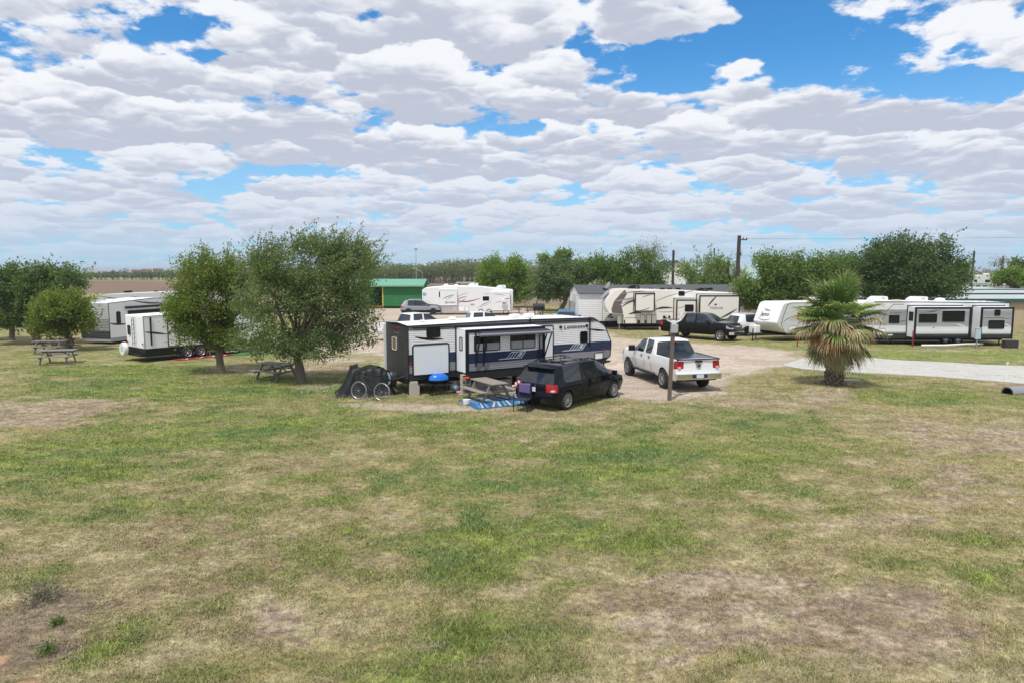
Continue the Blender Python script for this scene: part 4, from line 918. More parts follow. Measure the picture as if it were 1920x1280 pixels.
JW = (.86, .87, .88); JG = (.22, .225, .235); JD = (.035, .037, .042)
S_j2 = siding('silver_banded_siding', [(0, JD), (.78, (.36, .37, .38)), (.84, JW), (1.28, (.40, .41, .42)), (1.95, (.36, .37, .38)), (2.35, JW)], .085, 1.4)
def bird(par, x, z, s, y, **pl):
    """the bird mark: two wings over a name and a smile line"""
    graphic(par, [swoosh([(x + .1 * s, z + .42 * s), (x + .25 * s, z + .05 * s), (x + .7 * s, z + .12 * s)], .10 * s), swoosh([(x + .22 * s, z + .36 * s), (x + .35 * s, z + .16 * s), (x + .55 * s, z + .22 * s)], .09 * s)], C_mid, y, **pl)
def jayco_long():
    r = empty('travel_trailer', (23.2, 46, 0), 0, 'long white and silver trailer with two slide-outs side by side, right of the palm', 'travel trailer')
    out = fillet([(1.5, .40), (10.34, .42), (10.34, 2.84), (1.0, 2.92), (.55, 2.80), (-.05, 1.95), (.6, 1.30), (1.15, 1.05)], [.3, 0, .08, .2, .25, .25, .2, .2], 5)
    rv_body(r, out, 2.44, S_j2, M_roof, M_white, S_j2)
    edge_line(r, [(1.2, 2.90), (10.3, 2.83), (10.34, 2.80), (10.34, .42)], M_blk, -.005, .05); edge_line(r, [(1.5, .6), (1.75, 1.5), (2.1, 2.3), (2.5, 2.72), (3.2, 2.72)], M_blk, -.004, .025)
    chassis(r, 1.8, 10.2, .3, 2.2, .28, .42)
    s = slide(r, 3.48, 7.15, .58, 2.56, .9, S_j2, M_white, M_navyframe, .09)
    win(s, 3.72, 4.92, 1.57, 2.13, -.9, one=True, r=.06); win(s, 5.27, 6.75, 1.62, 2.34, -.9, one=True, r=.06); panel(s, 'outlet_cover', 4.7, 4.78, 1.2, 1.25, M_blk, y=-.9, r=.01)
    graphic(s, [swoosh([(3.6, 2.25), (4.4, 2.18), (5.2, 2.38)], .05), swoosh([(3.6, 2.38), (4.4, 2.30), (5.6, 2.45)], .03)], M_blk, -.9); graphic(s, [swoosh([(6.2, 1.45), (6.6, 1.38), (6.9, 1.26)], .07)], M_white, -.9, .007)
    a = MB(); a.box(3.462, 3.479, -.70, -.2, 1.65, 2.25, M_glass); a.build('window', s)
    s = slide(r, 7.85, 9.98, .50, 2.56, .9, S_j2, M_white, M_navyframe, .09)
    win(s, 8.70, 9.09, 2.02, 2.41, -.9, one=True, r=.08); win(s, 8.35, 9.41, 1.15, 1.71, -.9, one=True, r=.08)
    graphic(s, [swoosh([(7.95, 1.85), (8.9, 1.92), (9.85, 1.80)], .03)], M_blk, -.9); graphic(s, [swoosh([(9.3, 1.5), (9.6, 1.42), (9.85, 1.30)], .07)], M_white, -.9, .007)
    win(r, 2.24, 2.95, 1.46, 2.0, r=.05); panel(r, 'storage_door', 1.47, 2.05, .68, 1.10, M_white, M_steel, r=.06, bw=.02); panel(r, 'outlet_cover', 2.25, 2.55, .62, .70, M_plas, r=.02)
    bird(r, 2.35, 2.18, .55, 0); text(r, 'JAY FLIGHT', 2.30, 2.10, .13, C_br, shear=.3, sx=1.1)
    graphic(r, [swoosh([(2.9, 1.5), (3.2, 1.58), (3.44, 1.66)], .05), swoosh([(1.5, 2.0), (2.0, 2.02), (2.24, 1.98)], .04)], C_br)
    air_con(r, 1.45, 1.2, 2.90, L=1.15); air_con(r, 4.15, 1.2, 2.88, L=1.2); a = MB(); a.lathe([(.001, .26), (.25, .22), (.36, .08), (.36, 0)], M_plas, 24, 'z', (6.35, 1.2, 2.86)); a.build('satellite_dome', r, smooth=60)
    vent(r, 3.1, 1.2, 2.9, .5, .08, mat('tan_vent', (.6, .5, .38)))
    a = MB(); [a.tube(p, .018, M_blk, 5) for p in ([(9.0, .3, 2.84), (9.0, .3, 2.98), (10.0, .3, 2.98), (10.0, .3, 2.84)], [(9.0, 1.0, 2.84), (9.0, 1.0, 2.98), (10.0, 1.0, 2.98), (10.0, 1.0, 2.84)])]; a.tube([(9.5, .3, 2.98), (9.5, 1.0, 2.98)], .018, M_blk, 5); a.build('roof_rail', r)
    for x in (6.20, 7.02): wheel(r, x, .12, .33, .22)
    for x in (2.6, 10.0): jack(r, x, .3, .42)
    a = MB(); a.tube([(1.6, .5, .5), (-.3, 1.22, .48), (1.6, 1.94, .5)], .05, M_blk); a.tube([(.1, 1.22, .02), (.1, 1.22, .8)], .045, M_blk); a.build('hitch', r)
    return r
jayco_long()
def jayco_short():
    r = empty('travel_trailer', (18.4, 47.3, 0), 20, 'white trailer with a rounded front reading Jayco, half hidden by the palm', 'travel trailer')
    S = siding('white_siding_press', [(0, (.50, .50, .51)), (.55, (.68, .69, .70))], .085, 1.0)
    out = fillet([(.75, .62), (8.6, .62), (8.6, 2.75), (.9, 2.78), (.5, 2.68), (-.02, 1.35), (.15, 1.15)], [.3, 0, .08, .3, .5, .15, .3], 6)
    rv_body(r, out, 2.44, S, M_roof, M_white, M_white, bev=.05)
    edge_line(r, [(8.5, 2.72), (1.2, 2.74), (.85, 2.6), (.45, 1.6), (.4, 1.2), (.62, .8), (.8, .64)], M_blk, -.005, .03)
    chassis(r, 1, 8.4, .3, 2.2, .42, .62)
    win(r, 1.75, 2.45, 1.55, 2.1, r=.05); panel(r, 'storage_door', 1.05, 1.75, .72, 1.12, M_white, M_steel, r=.05, bw=.02)
    graphic(r, [swoosh([(.5, 1.4), (.9, 1.6), (1.4, 1.85)], .05)], C_br)
    win(r, 4.2, 5.4, 1.55, 2.1, r=.05)
    # badge on the raked front wall, drawn in that wall's plane
    f = MB(); ang = math.atan2(.52, 1.33)
    M0 = Matrix.Translation((-.035, 2.44, 1.35)) @ Matrix.Rotation(R(-90), 4, 'Z') @ Matrix.Rotation(-ang, 4, 'X')
    pl = dict()
    for make in (lambda: graphic(r, [swoosh([(.75, 1.04), (.95, .80), (1.45, .86)], .09)], C_mid, 0), lambda: graphic(r, [swoosh([(.95, 1.0), (1.10, .86), (1.35, .92)], .08)], C_mid, 0),
                 lambda: text(r, 'Jayco', .58, .46, .40, C_br, y=0, shear=.15, off=.006),
                 lambda: graphic(r, [swoosh([(.40, .30), (1.05, -.02), (1.65, .28)], .05)], C_br, 0)):
        o = make()
        o.matrix_basis = M0 @ (Matrix.Translation((.58, 0, .46)) @ Matrix.Rotation(R(90), 4, 'X') if o.name.startswith('lettering') else Matrix.Identity(4))
    a = MB(); a.box(-.55, -.05, 1.55, 2.25, .50, 1.10, M_plas); a.build('gas_bottle_cover', r, bevel=.08)
    a = MB(); a.tube([(.9, .5, .5), (-1.3, 1.22, .48), (.9, 1.94, .5)], .05, M_blk); a.tube([(-1.0, 1.22, .02), (-1.0, 1.22, .9)], .045, M_blk); a.build('hitch', r)
    for x in (4.8, 5.65): wheel(r, x, .12, .33, .22)
    air_con(r, 4.0, 1.2, 2.78); return r
jayco_short()

def left_trailers():
    S = siding('bright_white_panel', [(0, (.82, .83, .85)), (.3, (.85, .86, .88))], None, dirt=.06)
    r = empty('travel_trailer', (-20.0, 37.0, 0), 51, 'white trailer with black skirt, rear ladder and white spare wheel, behind the yellowish tree', 'travel trailer')
    out = fillet([(0, .72), (6.5, .74), (7.0, 1.2), (6.9, 2.0), (6.3, 2.52), (3.0, 2.58), (-.05, 2.52)], [0, .1, .3, .3, .2, 0, .06], 4)
    rv_body(r, out, 2.3, S, M_roof, S, M_white, bev=.04)
    a = MB(); a.prism([(0, .30), (6.4, .36), (6.6, .72), (0, .71)], -.012, 2.31, M_blk); a.build('skirt', r)
    edge_line(r, [(-.03, .72), (-.05, 2.5), (3, 2.57), (6.3, 2.51)], M_blk, -.005, .03)
    a = MB(); a.box(.30, .37, -.05, 0, .92, 2.45, M_blk); a.build('awning_arm', r)
    for (x0, x1) in ((1.22, 1.86),):
        d = panel(r, 'entry_door', x0, x1, .76, 2.38, M_white, M_blk, r=.03, bw=.045)
        a = MB(); a.box(x0 + .07, x0 + .13, -.06, -.02, 1.45, 1.58, M_blk); a.build('handle', d)
    graphic(r, [swoosh([(.02, 1.66), (.6, 1.55), (1.2, 1.46)], .14), swoosh([(1.0, 1.02), (2.0, 1.0), (3.4, 1.2)], .04), swoosh([(1.9, 1.35), (2.6, 1.22), (3.6, 1.15)], .12)], C_br)
    win(r, 3.2, 4.2, 1.5, 2.1, r=.06)
    e = end_rot(2.3, -.055)
    win(r, .32, .62, 1.42, 1.95, r=.05, **e)
    for u in (.18, 2.12): panel(r, 'tail_light', u - .05, u + .05, .95, 1.05, M_red, r=.02, t=.02, **e)
    lad = MB()
    for u in (1.02, 1.28): lad.tube([(-.12, u, .85), (-.12, u, 2.35), (.02, u, 2.45)], .015, M_blk, 5)
    for z in (1.0, 1.25, 1.5, 1.75, 2.0, 2.25): lad.tube([(-.12, 1.02, z), (-.12, 1.28, z)], .013, M_blk, 5)
    lad.build('ladder', r)
    t = MB(); t.lathe([(.001, -.12), (.33, -.12), (.37, -.05), (.37, .08), (.001, .08)], M_plas, 32, 'x', (-.40, 1.75, .66)); o = t.build('spare_tyre', r, smooth=40)
    t = MB(); t.lathe([(.08, -.525), (.13, -.525)], mat('badge_blue', (.1, .2, .4)), 20, 'x', (0, 1.75, .66)); t.build('badge', o)
    a = MB(); a.box(-.22, -.05, .1, 2.2, .32, .45, M_blk); a.build('bumper', r)
    for x in (2.27, 3.05): wheel(r, x, -.0, .33, .22, spokes=5)
    # neighbour behind it
    r = empty('fifth_wheel_trailer', (-27.2, 46, 0), 75, 'white trailer with a rolled awning, directly behind the trailer with the ladder', 'travel trailer')
    out = fillet([(0, .42), (8.5, .42), (9.2, 1.2), (8.6, 2.85), (4, 3.0), (0, 2.80)], [0, .2, .5, .4, 0, .05], 4)
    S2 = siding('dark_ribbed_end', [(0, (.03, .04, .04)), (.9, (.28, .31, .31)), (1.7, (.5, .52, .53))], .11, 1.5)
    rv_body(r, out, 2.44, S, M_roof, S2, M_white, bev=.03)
    a = MB(); a.box(.05, 8.4, -.012, 2.44, .18, .41, mat('skirt_grey', (.33, .35, .36))); a.build('skirt', r)
    edge_line(r, [(0, .45), (0, 2.79), (4, 2.99), (8.5, 2.86)], M_blk, -.005, .05)
    win(r, .60, .95, 1.32, 2.20, r=.12)
    graphic(r, [swoosh([(.03, 1.45), (.5, 1.25), (1.6, 1.30)], .16), swoosh([(2.2, 2.85), (3.6, 2.55), (5.0, 2.6)], .14)], C_br)
    a = MB(); a.box(1.4, 7.0, -.10, 0, 2.35, 2.50, M_blk); a.tube([(1.3, -.15, 2.42), (7.1, -.15, 2.46)], .06, M_blk, 8); a.build('awning', r)
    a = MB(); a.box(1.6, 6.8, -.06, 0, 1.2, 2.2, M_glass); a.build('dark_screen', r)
    for x in (4.6, 5.5): wheel(r, x, .1, .36, .24)
    r = empty('fifth_wheel_trailer', (-35.4, 58, 0), 3, 'largest white trailer at left, roof and dark stripes showing above the others', 'fifth-wheel trailer')
    out = fillet([(0, .5), (12, .5), (12, 2.95), (6, 3.2), (1.0, 2.98), (0, 2.6)], [0, 0, .2, 0, .4, .3], 4)
    rv_body(r, out, 2.44, siding('pale_grey_panel', [(0, (.05, .05, .05)), (.8, (.55, .57, .60))], None), M_roof, M_white, M_white)
    graphic(r, [swoosh([(.3, 2.8), (2.4, 2.5), (4.5, 2.35)], .10), swoosh([(3.2, 2.75), (4.2, 2.45), (5.2, 2.55)], .22), swoosh([(1, 1.5), (3, 1.2), (6, 1.6)], .2)], C_br)
    win(r, 2.9, 3.8, 2.35, 2.72, r=.05); win(r, 6.5, 7.5, 1.7, 2.4, r=.05)
    vent(r, 1.9, 1.2, 3.06, .55, .2, M_blk); vent(r, 4.4, 1.2, 3.12, .3, .12, M_blk); vent(r, 6.6, 1.2, 3.15, .4, .12, M_blk)
    for x in (8.2, 9.1): wheel(r, x, .1, .38, .24)
left_trailers()

# ------------------------------------------------------------ vehicles
def paint(name, col, metal=0.0, rough=.25): return mat(name, col, rough, metal=metal, coat=.5 if sum(col) > .3 else 0, spec=.4 if sum(col) > .3 else .28, dirt=.05 if sum(col) > .3 else 0)
def car(name, label, cat, p_rear, p_front, st, W, xr, xf, r, near, colour, side, top, rear, front, lv, glass=None, wheels=None, trim=None, hd=None, group=None, lower=None, extra=None, tw=.235, rims=None, spokes=6, rr=.62):
    """st: stations (x, belt z, belt w, roof z, roof w, roof x); side/top: part per span; rear/front: per level; near = side (-1 right, +1 left) whose wheels stand on p_rear, p_front"""
    glass = glass or M_glass_blue; n = len(st); H2 = W / 2
    if hd is None: hd = math.degrees(math.atan2(p_front[1] - p_rear[1], p_front[0] - p_rear[0]))
    yw = near * (H2 - .12); c, s = math.cos(R(hd)), math.sin(R(hd))
    o3 = (p_rear[0] - (xr * c - yw * s), p_rear[1] - (xr * s + yw * c), 0)
    root = empty(name, o3, hd, label, cat, group)
    slots = []; smats = []
    def slot(key):
        if key not in slots: slots.append(key); smats.append({'body': colour, 'arch': M_under, 'black': M_blk, 'cover': mat('bed_cover', (.018, .024, .036), .22)}.get(key.split('.')[0]) or
                          (M_red if 'tail' in key else mat('headlamp', (.30, .32, .35), .08) if 'head' in key else mat('grille', (.02, .02, .022), .3) if 'grille' in key else lower if (lower and 'lower' in key) else M_blk if 'lower' in key else glass))
        return slots.index(key)
    slot('body'); slot('arch')
    FR = (-1, -.66, 0, .66, 1); vs = []; fs = []; mi = []
    z0, z1, z2 = lv
    def ring(k):
        x, zb, wb, zr, wr, x4 = st[k]; e = 0 if 0 < k < n - 1 else 1; sg = 1 if k == 0 else -1
        P = []
        for j, (z, w, xx) in enumerate(((z0, wb * .93, x + e * sg * .10), (z1, wb * 1.0, x - e * sg * .03), (min(z2, zb - .06), wb * 1.03, x), (zb, wb, x + e * sg * .02), (zr, wr, x4))): P.append((xx, w, z))
        return P
    idx = {}
    def vert(p): vs.append(p); return len(vs) - 1
    rings = [ring(k) for k in range(n)]
    for k in range(n):
        for j in range(5):
            x, w, z = rings[k][j]
            for sd in (-1, 1): idx[(k, j, sd)] = vert((x, sd * w, z))
        for f in (-.66, 0, .66):
            x, w, z = rings[k][4]; idx[(k, 4, f)] = vert((x, f * w, z + (.025 if f == 0 else .02)))
            x, w, z = rings[k][0]; idx[(k, 0, f)] = vert((x, f * w, z))
        if k in (0, n - 1):
            for j in (1, 2, 3):
                x, w, z = rings[k][j]
                for f in (-.66, 0, .66): idx[(k, j, f)] = vert((x + (-.07 if k == 0 else .09) * (1 if f == 0 else .8), f * w, z))
    def face(q, key): fs.append(q); mi.append(slot(key))
    for k in range(n - 1):
        for sd in (-1, 1):
            for j in range(4):
                key = 'body' if j > 0 else 'lower'
                if j == 3: key = side[k]
                if key in ('side_window',): key += '.%d.%d' % (k, sd)
                if j == 2 and k == 0 and rear[2] == 'tail': key = 'tail_light.%d' % sd
                if j == 2 and k == n - 2 and front[2] == 'head': key = 'headlight.%d' % sd
                q = [idx[(k, j, sd)], idx[(k + 1, j, sd)], idx[(k + 1, j + 1, sd)], idx[(k, j + 1, sd)]]
                face(q if sd < 0 else q[::-1], key)
        for a, b in zip(FR, FR[1:]):
            key = top[k]
            if key == 'cover' and (a == -1 or b == 1) and k > 99: key = 'body'
            face([idx[(k, 4, a)], idx[(k + 1, 4, a)], idx[(k + 1, 4, b)], idx[(k, 4, b)]], key)
            face([idx[(k, 0, b)], idx[(k + 1, 0, b)], idx[(k + 1, 0, a)], idx[(k, 0, a)]], 'arch')
    for k, keys, rev in ((0, rear, False), (n - 1, front, True)):
        for j in range(4):
            for a, b in zip(FR, FR[1:]):
                key = keys[j]; outer = a == -1 or b == 1
                if key == 'tail': key = 'tail_light.%d' % (-1 if a == -1 else 1) if outer else 'body'
                elif key == 'head': key = 'headlight.%d' % (-1 if a == -1 else 1) if outer else 'grille'
                q = [idx[(k, j, a)], idx[(k, j + 1, a)], idx[(k, j + 1, b)], idx[(k, j, b)]]
                face(q[::-1] if rev else q, key)
    me = bpy.data.meshes.new('cage'); me.from_pydata(vs, [], fs)
    for m_ in smats: me.materials.append(m_)
    me.polygons.foreach_set('material_index', mi); me.update()
    bm = bmesh.new(); bm.from_mesh(me); bmesh.ops.recalc_face_normals(bm, faces=bm.faces)
    cl = bm.edges.layers.float.get('crease_edge') or bm.edges.layers.float.new('crease_edge')
    for e in bm.edges:
        fa = [f.material_index for f in e.link_faces]; a = e.calc_face_angle(0)
        e[cl] = .85 if len(set(fa)) > 1 else (.62 if a > R(30) else .35)
    bm.to_mesh(me); bm.free()
    ob = bpy.data.objects.new('cage', me); COL.objects.link(ob)
    ob.modifiers.new('s', 'SUBSURF').levels = 2; ob.modifiers['s'].render_levels = 2
    cb = MB(); [cb.slot(m_) for m_ in smats]
    cut = bpy.data.meshes.new('cut'); cv = []; cf = []
    for ax in (xr, xf):
        for sd in (-1, 1):
            o = len(cv); K = 28; rad = r * 1.16
            for yy in (sd * (H2 - .30), sd * (H2 + .25)):
                cv += [(ax + rad * math.cos(2 * math.pi * i / K), yy, r + .01 + rad * math.sin(2 * math.pi * i / K)) for i in range(K)]
            for i in range(K): cf.append([o + i, o + (i + 1) % K, o + K + (i + 1) % K, o + K + i])
            cf += [list(range(o, o + K)), list(range(o + K, o + 2 * K))[::-1]]
    cut.from_pydata(cv, [], cf)
    for m_ in smats: cut.materials.append(m_)
    cut.polygons.foreach_set('material_index', [slot('arch')] * len(cf))
    b2 = bmesh.new(); b2.from_mesh(cut); bmesh.ops.recalc_face_normals(b2, faces=b2.faces); b2.to_mesh(cut); b2.free()
    co_ = bpy.data.objects.new('cut', cut); COL.objects.link(co_)
    bo = ob.modifiers.new('b', 'BOOLEAN'); bo.operation = 'DIFFERENCE'; bo.object = co_; bo.solver = 'EXACT'
    bpy.context.view_layer.update()
    ev = bpy.data.meshes.new_from_object(ob.evaluated_get(bpy.context.evaluated_depsgraph_get()))
    bpy.data.objects.remove(ob); bpy.data.objects.remove(co_)
    nv = len(ev.vertices); V = np.empty(nv * 3, np.float32); ev.vertices.foreach_get('co', V); V = V.reshape(-1, 3)
    groups = {}
    for p in ev.polygons: groups.setdefault(p.material_index, []).append(list(p.vertices))
    body = None
    for mi_, polys in sorted(groups.items()):
        key = slots[mi_]; used = sorted({v for p in polys for v in p}); mp = {v: i for i, v in enumerate(used)}
        m2 = bpy.data.meshes.new(key.split('.')[0]); m2.from_pydata([tuple(V[v]) for v in used], [], [[mp[v] for v in p] for p in polys])
        m2.materials.append(smats[mi_]); m2.polygons.foreach_set('use_smooth', [True] * len(polys)); m2.set_sharp_from_angle(angle=R(38)); m2.update()
        nm = {'body': 'body', 'arch': 'underbody', 'lower': 'sill', 'cover': 'bed_cover', 'black': 'black_pillar'}.get(key.split('.')[0], key.split('.')[0])
        link(nm, m2, root)
    for ax in (xr, xf):
        for sd in (-1, 1): wheel(root, ax, sd * (H2 - .12), r, tw, sd, rims, spokes, rr)
    # mirrors, door seams, handles
    return root
def bits(root, W, mirror=None, handles=(), plate=None, mcol=None, seams=(), sz=(.45, 1.0), seamw=None):
    for sd in (-1, 1):
        if mirror:
            x, z, s_ = mirror; a = MB(); a.prism(rrect(x - .07 * s_, x + .05 * s_, z - .02, z + .17 * s_, .05), sd * (W / 2 + .03), sd * (W / 2 + .22 * s_), mcol or M_blk); a.tube([(x, sd * (W / 2 - .1), z), (x, sd * (W / 2 + .08), z + .05)], .025, M_blk); a.build('mirror', root, bevel=.02)
        for x, z in handles:
            a = MB(); a.box(x, x + .17, sd * (W / 2 - .02), sd * (W / 2 + .035), z, z + .035, mcol or M_blk); a.build('door_handle', root, bevel=.01)
        for x in seams:
            a = MB(); w = seamw or W / 2; a.tube([(x, sd * (w - .005), sz[0]), (x, sd * (w + .012), (sz[0] + sz[1]) / 2), (x, sd * (w - .02), sz[1])], .006, M_blk, 4); a.build('door_seam', root)
    if plate:
        x, z = plate; a = MB(); a.box(x - .015, x, -.16, .16, z, z + .16, mat('plate', (.62, .68, .72), .4)); a.build('number_plate', root)

P_black = paint('black_blue_paint', (.003, .005, .011), rough=.05)
def minivan(p_rear, p_front):
    st = [(.10, .98, .87, 1.49, .66, .46), (.28, .99, .92, 1.56, .70, .56), (.56, .99, .935, 1.605, .75, .64), (.66, .99, .935, 1.615, .755, .74), (1.74, .99, .945, 1.635, .77, 1.74), (1.82, .99, .945, 1.635, .77, 1.82),
          (2.80, .98, .945, 1.62, .765, 2.72), (2.88, .98, .945, 1.615, .76, 2.80), (3.55, .98, .935, 1.53, .72, 3.12), (4.02, .95, .92, 1.05, .78, 3.96), (4.62, .84, .87, .91, .70, 4.58), (4.86, .68, .76, .76, .56, 4.83)]
    r = car('minivan', 'black minivan parked between the picnic table and the grass, liftgate towards the purple chair', 'minivan', p_rear, p_front, st, 1.91, .86, 3.94, .34, -1, P_black,
            ['body', 'body', 'body', 'side_window', 'black', 'side_window', 'black', 'side_window', 'side_window', 'body', 'body'], ['body'] * 8 + ['windscreen', 'body', 'body'],
            ['lower', 'body', 'tail', 'rear_window'], ['lower', 'grille', 'head', 'body'], (.24, .50, .70), rims=M_alloy, spokes=10, rr=.68, lower=P_black, glass=mat('van_glass', (.014, .018, .024), .04, spec=.7))
    bits(r, 1.91, (3.75, .98, 1), ((1.95, .88), (2.65, .88)), (-.02, .70), P_black, (1.80, 2.86, 3.72), (.35, .96), .965)
    a = MB(); a.box(.24, .46, -.66, .66, 1.51, 1.55, P_black); a.build('spoiler', r, bevel=.02)
    for y in (-.62, .62):
        a = MB(); a.tube([(.9, y, 1.66), (1.2, y, 1.70), (2.6, y, 1.70), (2.9, y, 1.65)], .018, M_blk, 6); a.build('roof_rail', r)
    for y0, x in ((-.6, 1.1), (-.6, 2.4)):
        a = MB(); a.box(x, x + .06, y0, -y0, 1.665, 1.685, M_blk); a.build('crossbar', r)
    a = MB(); a.box(-.022, -.01, -.42, -.28, 1.20, 1.26, M_plas); a.build('window_sticker', r, loc=(.13, .35, .05), rot=(0, R(30), 0))
    for y, z in ((.60, .98), (.74, .90)):
        a = MB(); a.lathe([(.001, -.09), (.055, -.09)], M_plas, 16, 'x', (.04, y, z)); a.build('sticker', r)
    text(r, 'DODGE', 0, 0, .075, M_chrome, rot=(R(90), 0, R(-90)), align='CENTER', spacing=1.5, name='lettering').location = (-.02, 0, .90)
    for sd in (-1, 1):
        a = MB(); a.box(-.03, .12, sd * .90 - .07, sd * .90 + .07, .74, .81, mat('lens_white', (.6, .5, .5), .2)); a.build('reversing_light', r, bevel=.02)
    return r
minivan((1.93, 24.36), (3.93, 26.66))

def ram():
    Pm = paint('white_paint', (.80, .81, .82), rough=.25)
    st = [(.10, 1.32, .985, 1.385, .95, .10), (.22, 1.32, .985, 1.388, .95, .22), (1.95, 1.32, .985, 1.39, .95, 1.95), (2.06, 1.33, .985, 1.40, .93, 2.06), (2.12, 1.33, .985, 1.88, .76, 2.30), (2.42, 1.33, .985, 1.94, .79, 2.52), (3.10, 1.32, .985, 1.955, .795, 3.12), (3.22, 1.32, .985, 1.955, .795, 3.22),
          (3.92, 1.32, .985, 1.90, .77, 3.70), (4.50, 1.31, .97, 1.41, .88, 4.44), (5.55, 1.24, .95, 1.34, .84, 5.50), (5.86, 1.05, .92, 1.20, .80, 5.82)]
    r = car('pickup_truck', 'white crew-cab pickup with dark bed cover and chrome bumper beside the wooden post', 'pickup truck', (6.53, 28.89), (5.62, 32.66), st, 2.02, 1.28, 5.02, .42, 1, Pm,
            ['body', 'body', 'body', 'body', 'body', 'side_window', 'body', 'side_window', 'side_window', 'body', 'body'], ['cover', 'cover', 'cover', 'rear_window', 'body', 'body', 'body', 'body', 'windscreen', 'body', 'body'],
            ['black', 'body', 'tail', 'body'], ['lower', 'grille', 'head', 'body'], (.46, .76, .98), rims=M_alloy, spokes=8, rr=.60, tw=.28, lower=Pm, glass=M_glass_blue)
    bits(r, 2.02, (4.15, 1.32, 1.4), ((2.55, 1.17), (3.35, 1.17)), None, M_blk, (2.45, 3.16, 4.05), (.62, 1.28), 1.0)
    a = MB(); a.prism(fillet([(-.12, -1.0), (-.12, 1.0), (.12, 1.02), (.12, -1.02)], [.06, .06, 0, 0], 3), .56, .80, M_chrome, axis='z'); a.box(-.128, -.10, -.34, .34, .62, .78, NAVYM); b = a.build('rear_bumper', r, bevel=.02)
    a = MB(); a.box(-.145, -.13, -.16, .16, .63, .77, mat('plate', (.62, .68, .72), .4)); a.build('number_plate', b)
    a = MB(); a.box(.0, .04, -.16, .16, 1.255, 1.32, M_blk); a.build('tailgate_handle', r)
    a = MB(); a.lathe([(.001, -.02), (.10, -.02), (.11, .02)], M_steel, 20, 'x', (.01, 0, 1.12)); a.lathe([(.001, -.03), (.05, -.028)], M_blk, 8, 'x', (.01, 0, 1.12)); a.build('badge', r)
    a = MB(); a.box(2.16, 2.22, -.16, .16, 1.86, 1.91, M_red); a.build('brake_light', r)
    a = MB(); a.tube([(.0, -.93, 1.37), (2.0, -.93, 1.39)], .03, M_blk); a.tube([(.0, .93, 1.37), (2.0, .93, 1.39)], .03, M_blk); a.tube([(.02, -.93, 1.375), (.02, .93, 1.375)], .03, M_blk); a.build('bed_rail', r)
    for sd in (-1, 1):
        a = MB(); a.tube([(2.1, sd * .98, .48), (4.4, sd * .98, .48)], .045, M_blk); a.build('side_step', r)
        a = MB(); a.box(1.36, 1.62, sd * 1.005 - .01, sd * 1.005 + .01, 1.14, 1.2, mat('lettering_grey', (.2, .2, .21))); a.build('side_badge', r, loc=(-1.15, 0, .02))
        a = MB(); a.box(.02, .07, sd * .86 - .06, sd * .86 + .06, 1.0, 1.08, mat('lens_white', (.6, .5, .5), .2)); a.build('reversing_light', r)
    a = MB(); a.box(.3, 5.3, -.35, .35, .42, .62, M_under); a.tube([(1.28, -.8, .42), (1.28, .8, .42)], .09, M_under); a.tube([(5.02, -.8, .42), (5.02, .8, .42)], .08, M_under); a.build('chassis', r)
ram()
def silverado(name, label, p1, p2, Pm, near, hd=None):
    st = [(.08, 1.22, .97, 1.29, .93, .08), (.26, 1.22, .97, 1.295, .93, .26), (1.75, 1.22, .97, 1.30, .93, 1.75), (1.86, 1.22, .97, 1.31, .92, 1.86), (1.92, 1.22, .97, 1.80, .75, 2.05), (2.16, 1.22, .97, 1.87, .78, 2.24), (2.95, 1.21, .97, 1.885, .785, 2.98), (3.06, 1.21, .97, 1.885, .785, 3.06),
          (3.80, 1.21, .97, 1.83, .76, 3.56), (4.40, 1.20, .96, 1.31, .87, 4.34), (5.40, 1.14, .94, 1.24, .83, 5.34), (5.72, .95, .90, 1.10, .78, 5.68)]
    r = car('pickup_truck', label, 'pickup truck', p1, p2, st, 2.0, 1.18, 4.93, .40, near, Pm,
            ['body', 'body', 'body', 'body', 'body', 'side_window', 'body', 'side_window', 'side_window', 'body', 'body'], ['cover', 'cover', 'cover', 'rear_window', 'body', 'body', 'body', 'body', 'windscreen', 'body', 'body'],
            ['black', 'body', 'tail', 'body'], ['lower', 'grille', 'head', 'body'], (.42, .70, .92), rims=M_alloy, spokes=8, rr=.62, tw=.27, lower=Pm, hd=hd)
    bits(r, 2.0, (4.05, 1.22, 1.3), ((2.3, 1.08), (3.2, 1.08)), (-.10, .6), M_blk, (2.2, 3.0, 3.9), (.5, 1.18), .985)
    a = MB(); a.prism(fillet([(5.62, -.95), (5.92, -.8), (5.92, .8), (5.62, .95)], [0, .1, .1, 0], 3), .48, .68, M_chrome, axis='z'); a.build('front_bumper', r, bevel=.02)
    a = MB(); a.prism(fillet([(-.10, -.95), (-.10, .95), (.1, .97), (.1, -.97)], [.06, .06, 0, 0], 3), .5, .72, M_chrome, axis='z'); a.build('rear_bumper', r, bevel=.02)
    a = MB(); a.box(5.70, 5.79, -.55, .55, 1.0, 1.04, M_chrome); a.box(5.72, 5.81, -.18, .18, .98, 1.07, M_chrome); a.build('grille_bar', r)
    for sd in (-1, 1):
        a = MB(); a.box(2.1, 4.2, sd * .95 - .05, sd * .95 + .05, .42, .47, M_blk); a.build('side_step', r)
    return r
bk = silverado('p', 'black crew-cab pickup parked nose to the right before the cream fifth-wheel', (12.09, 50.82), (14.85, 48.12), paint('black_paint', (.004, .004, .005), rough=.06), -1)

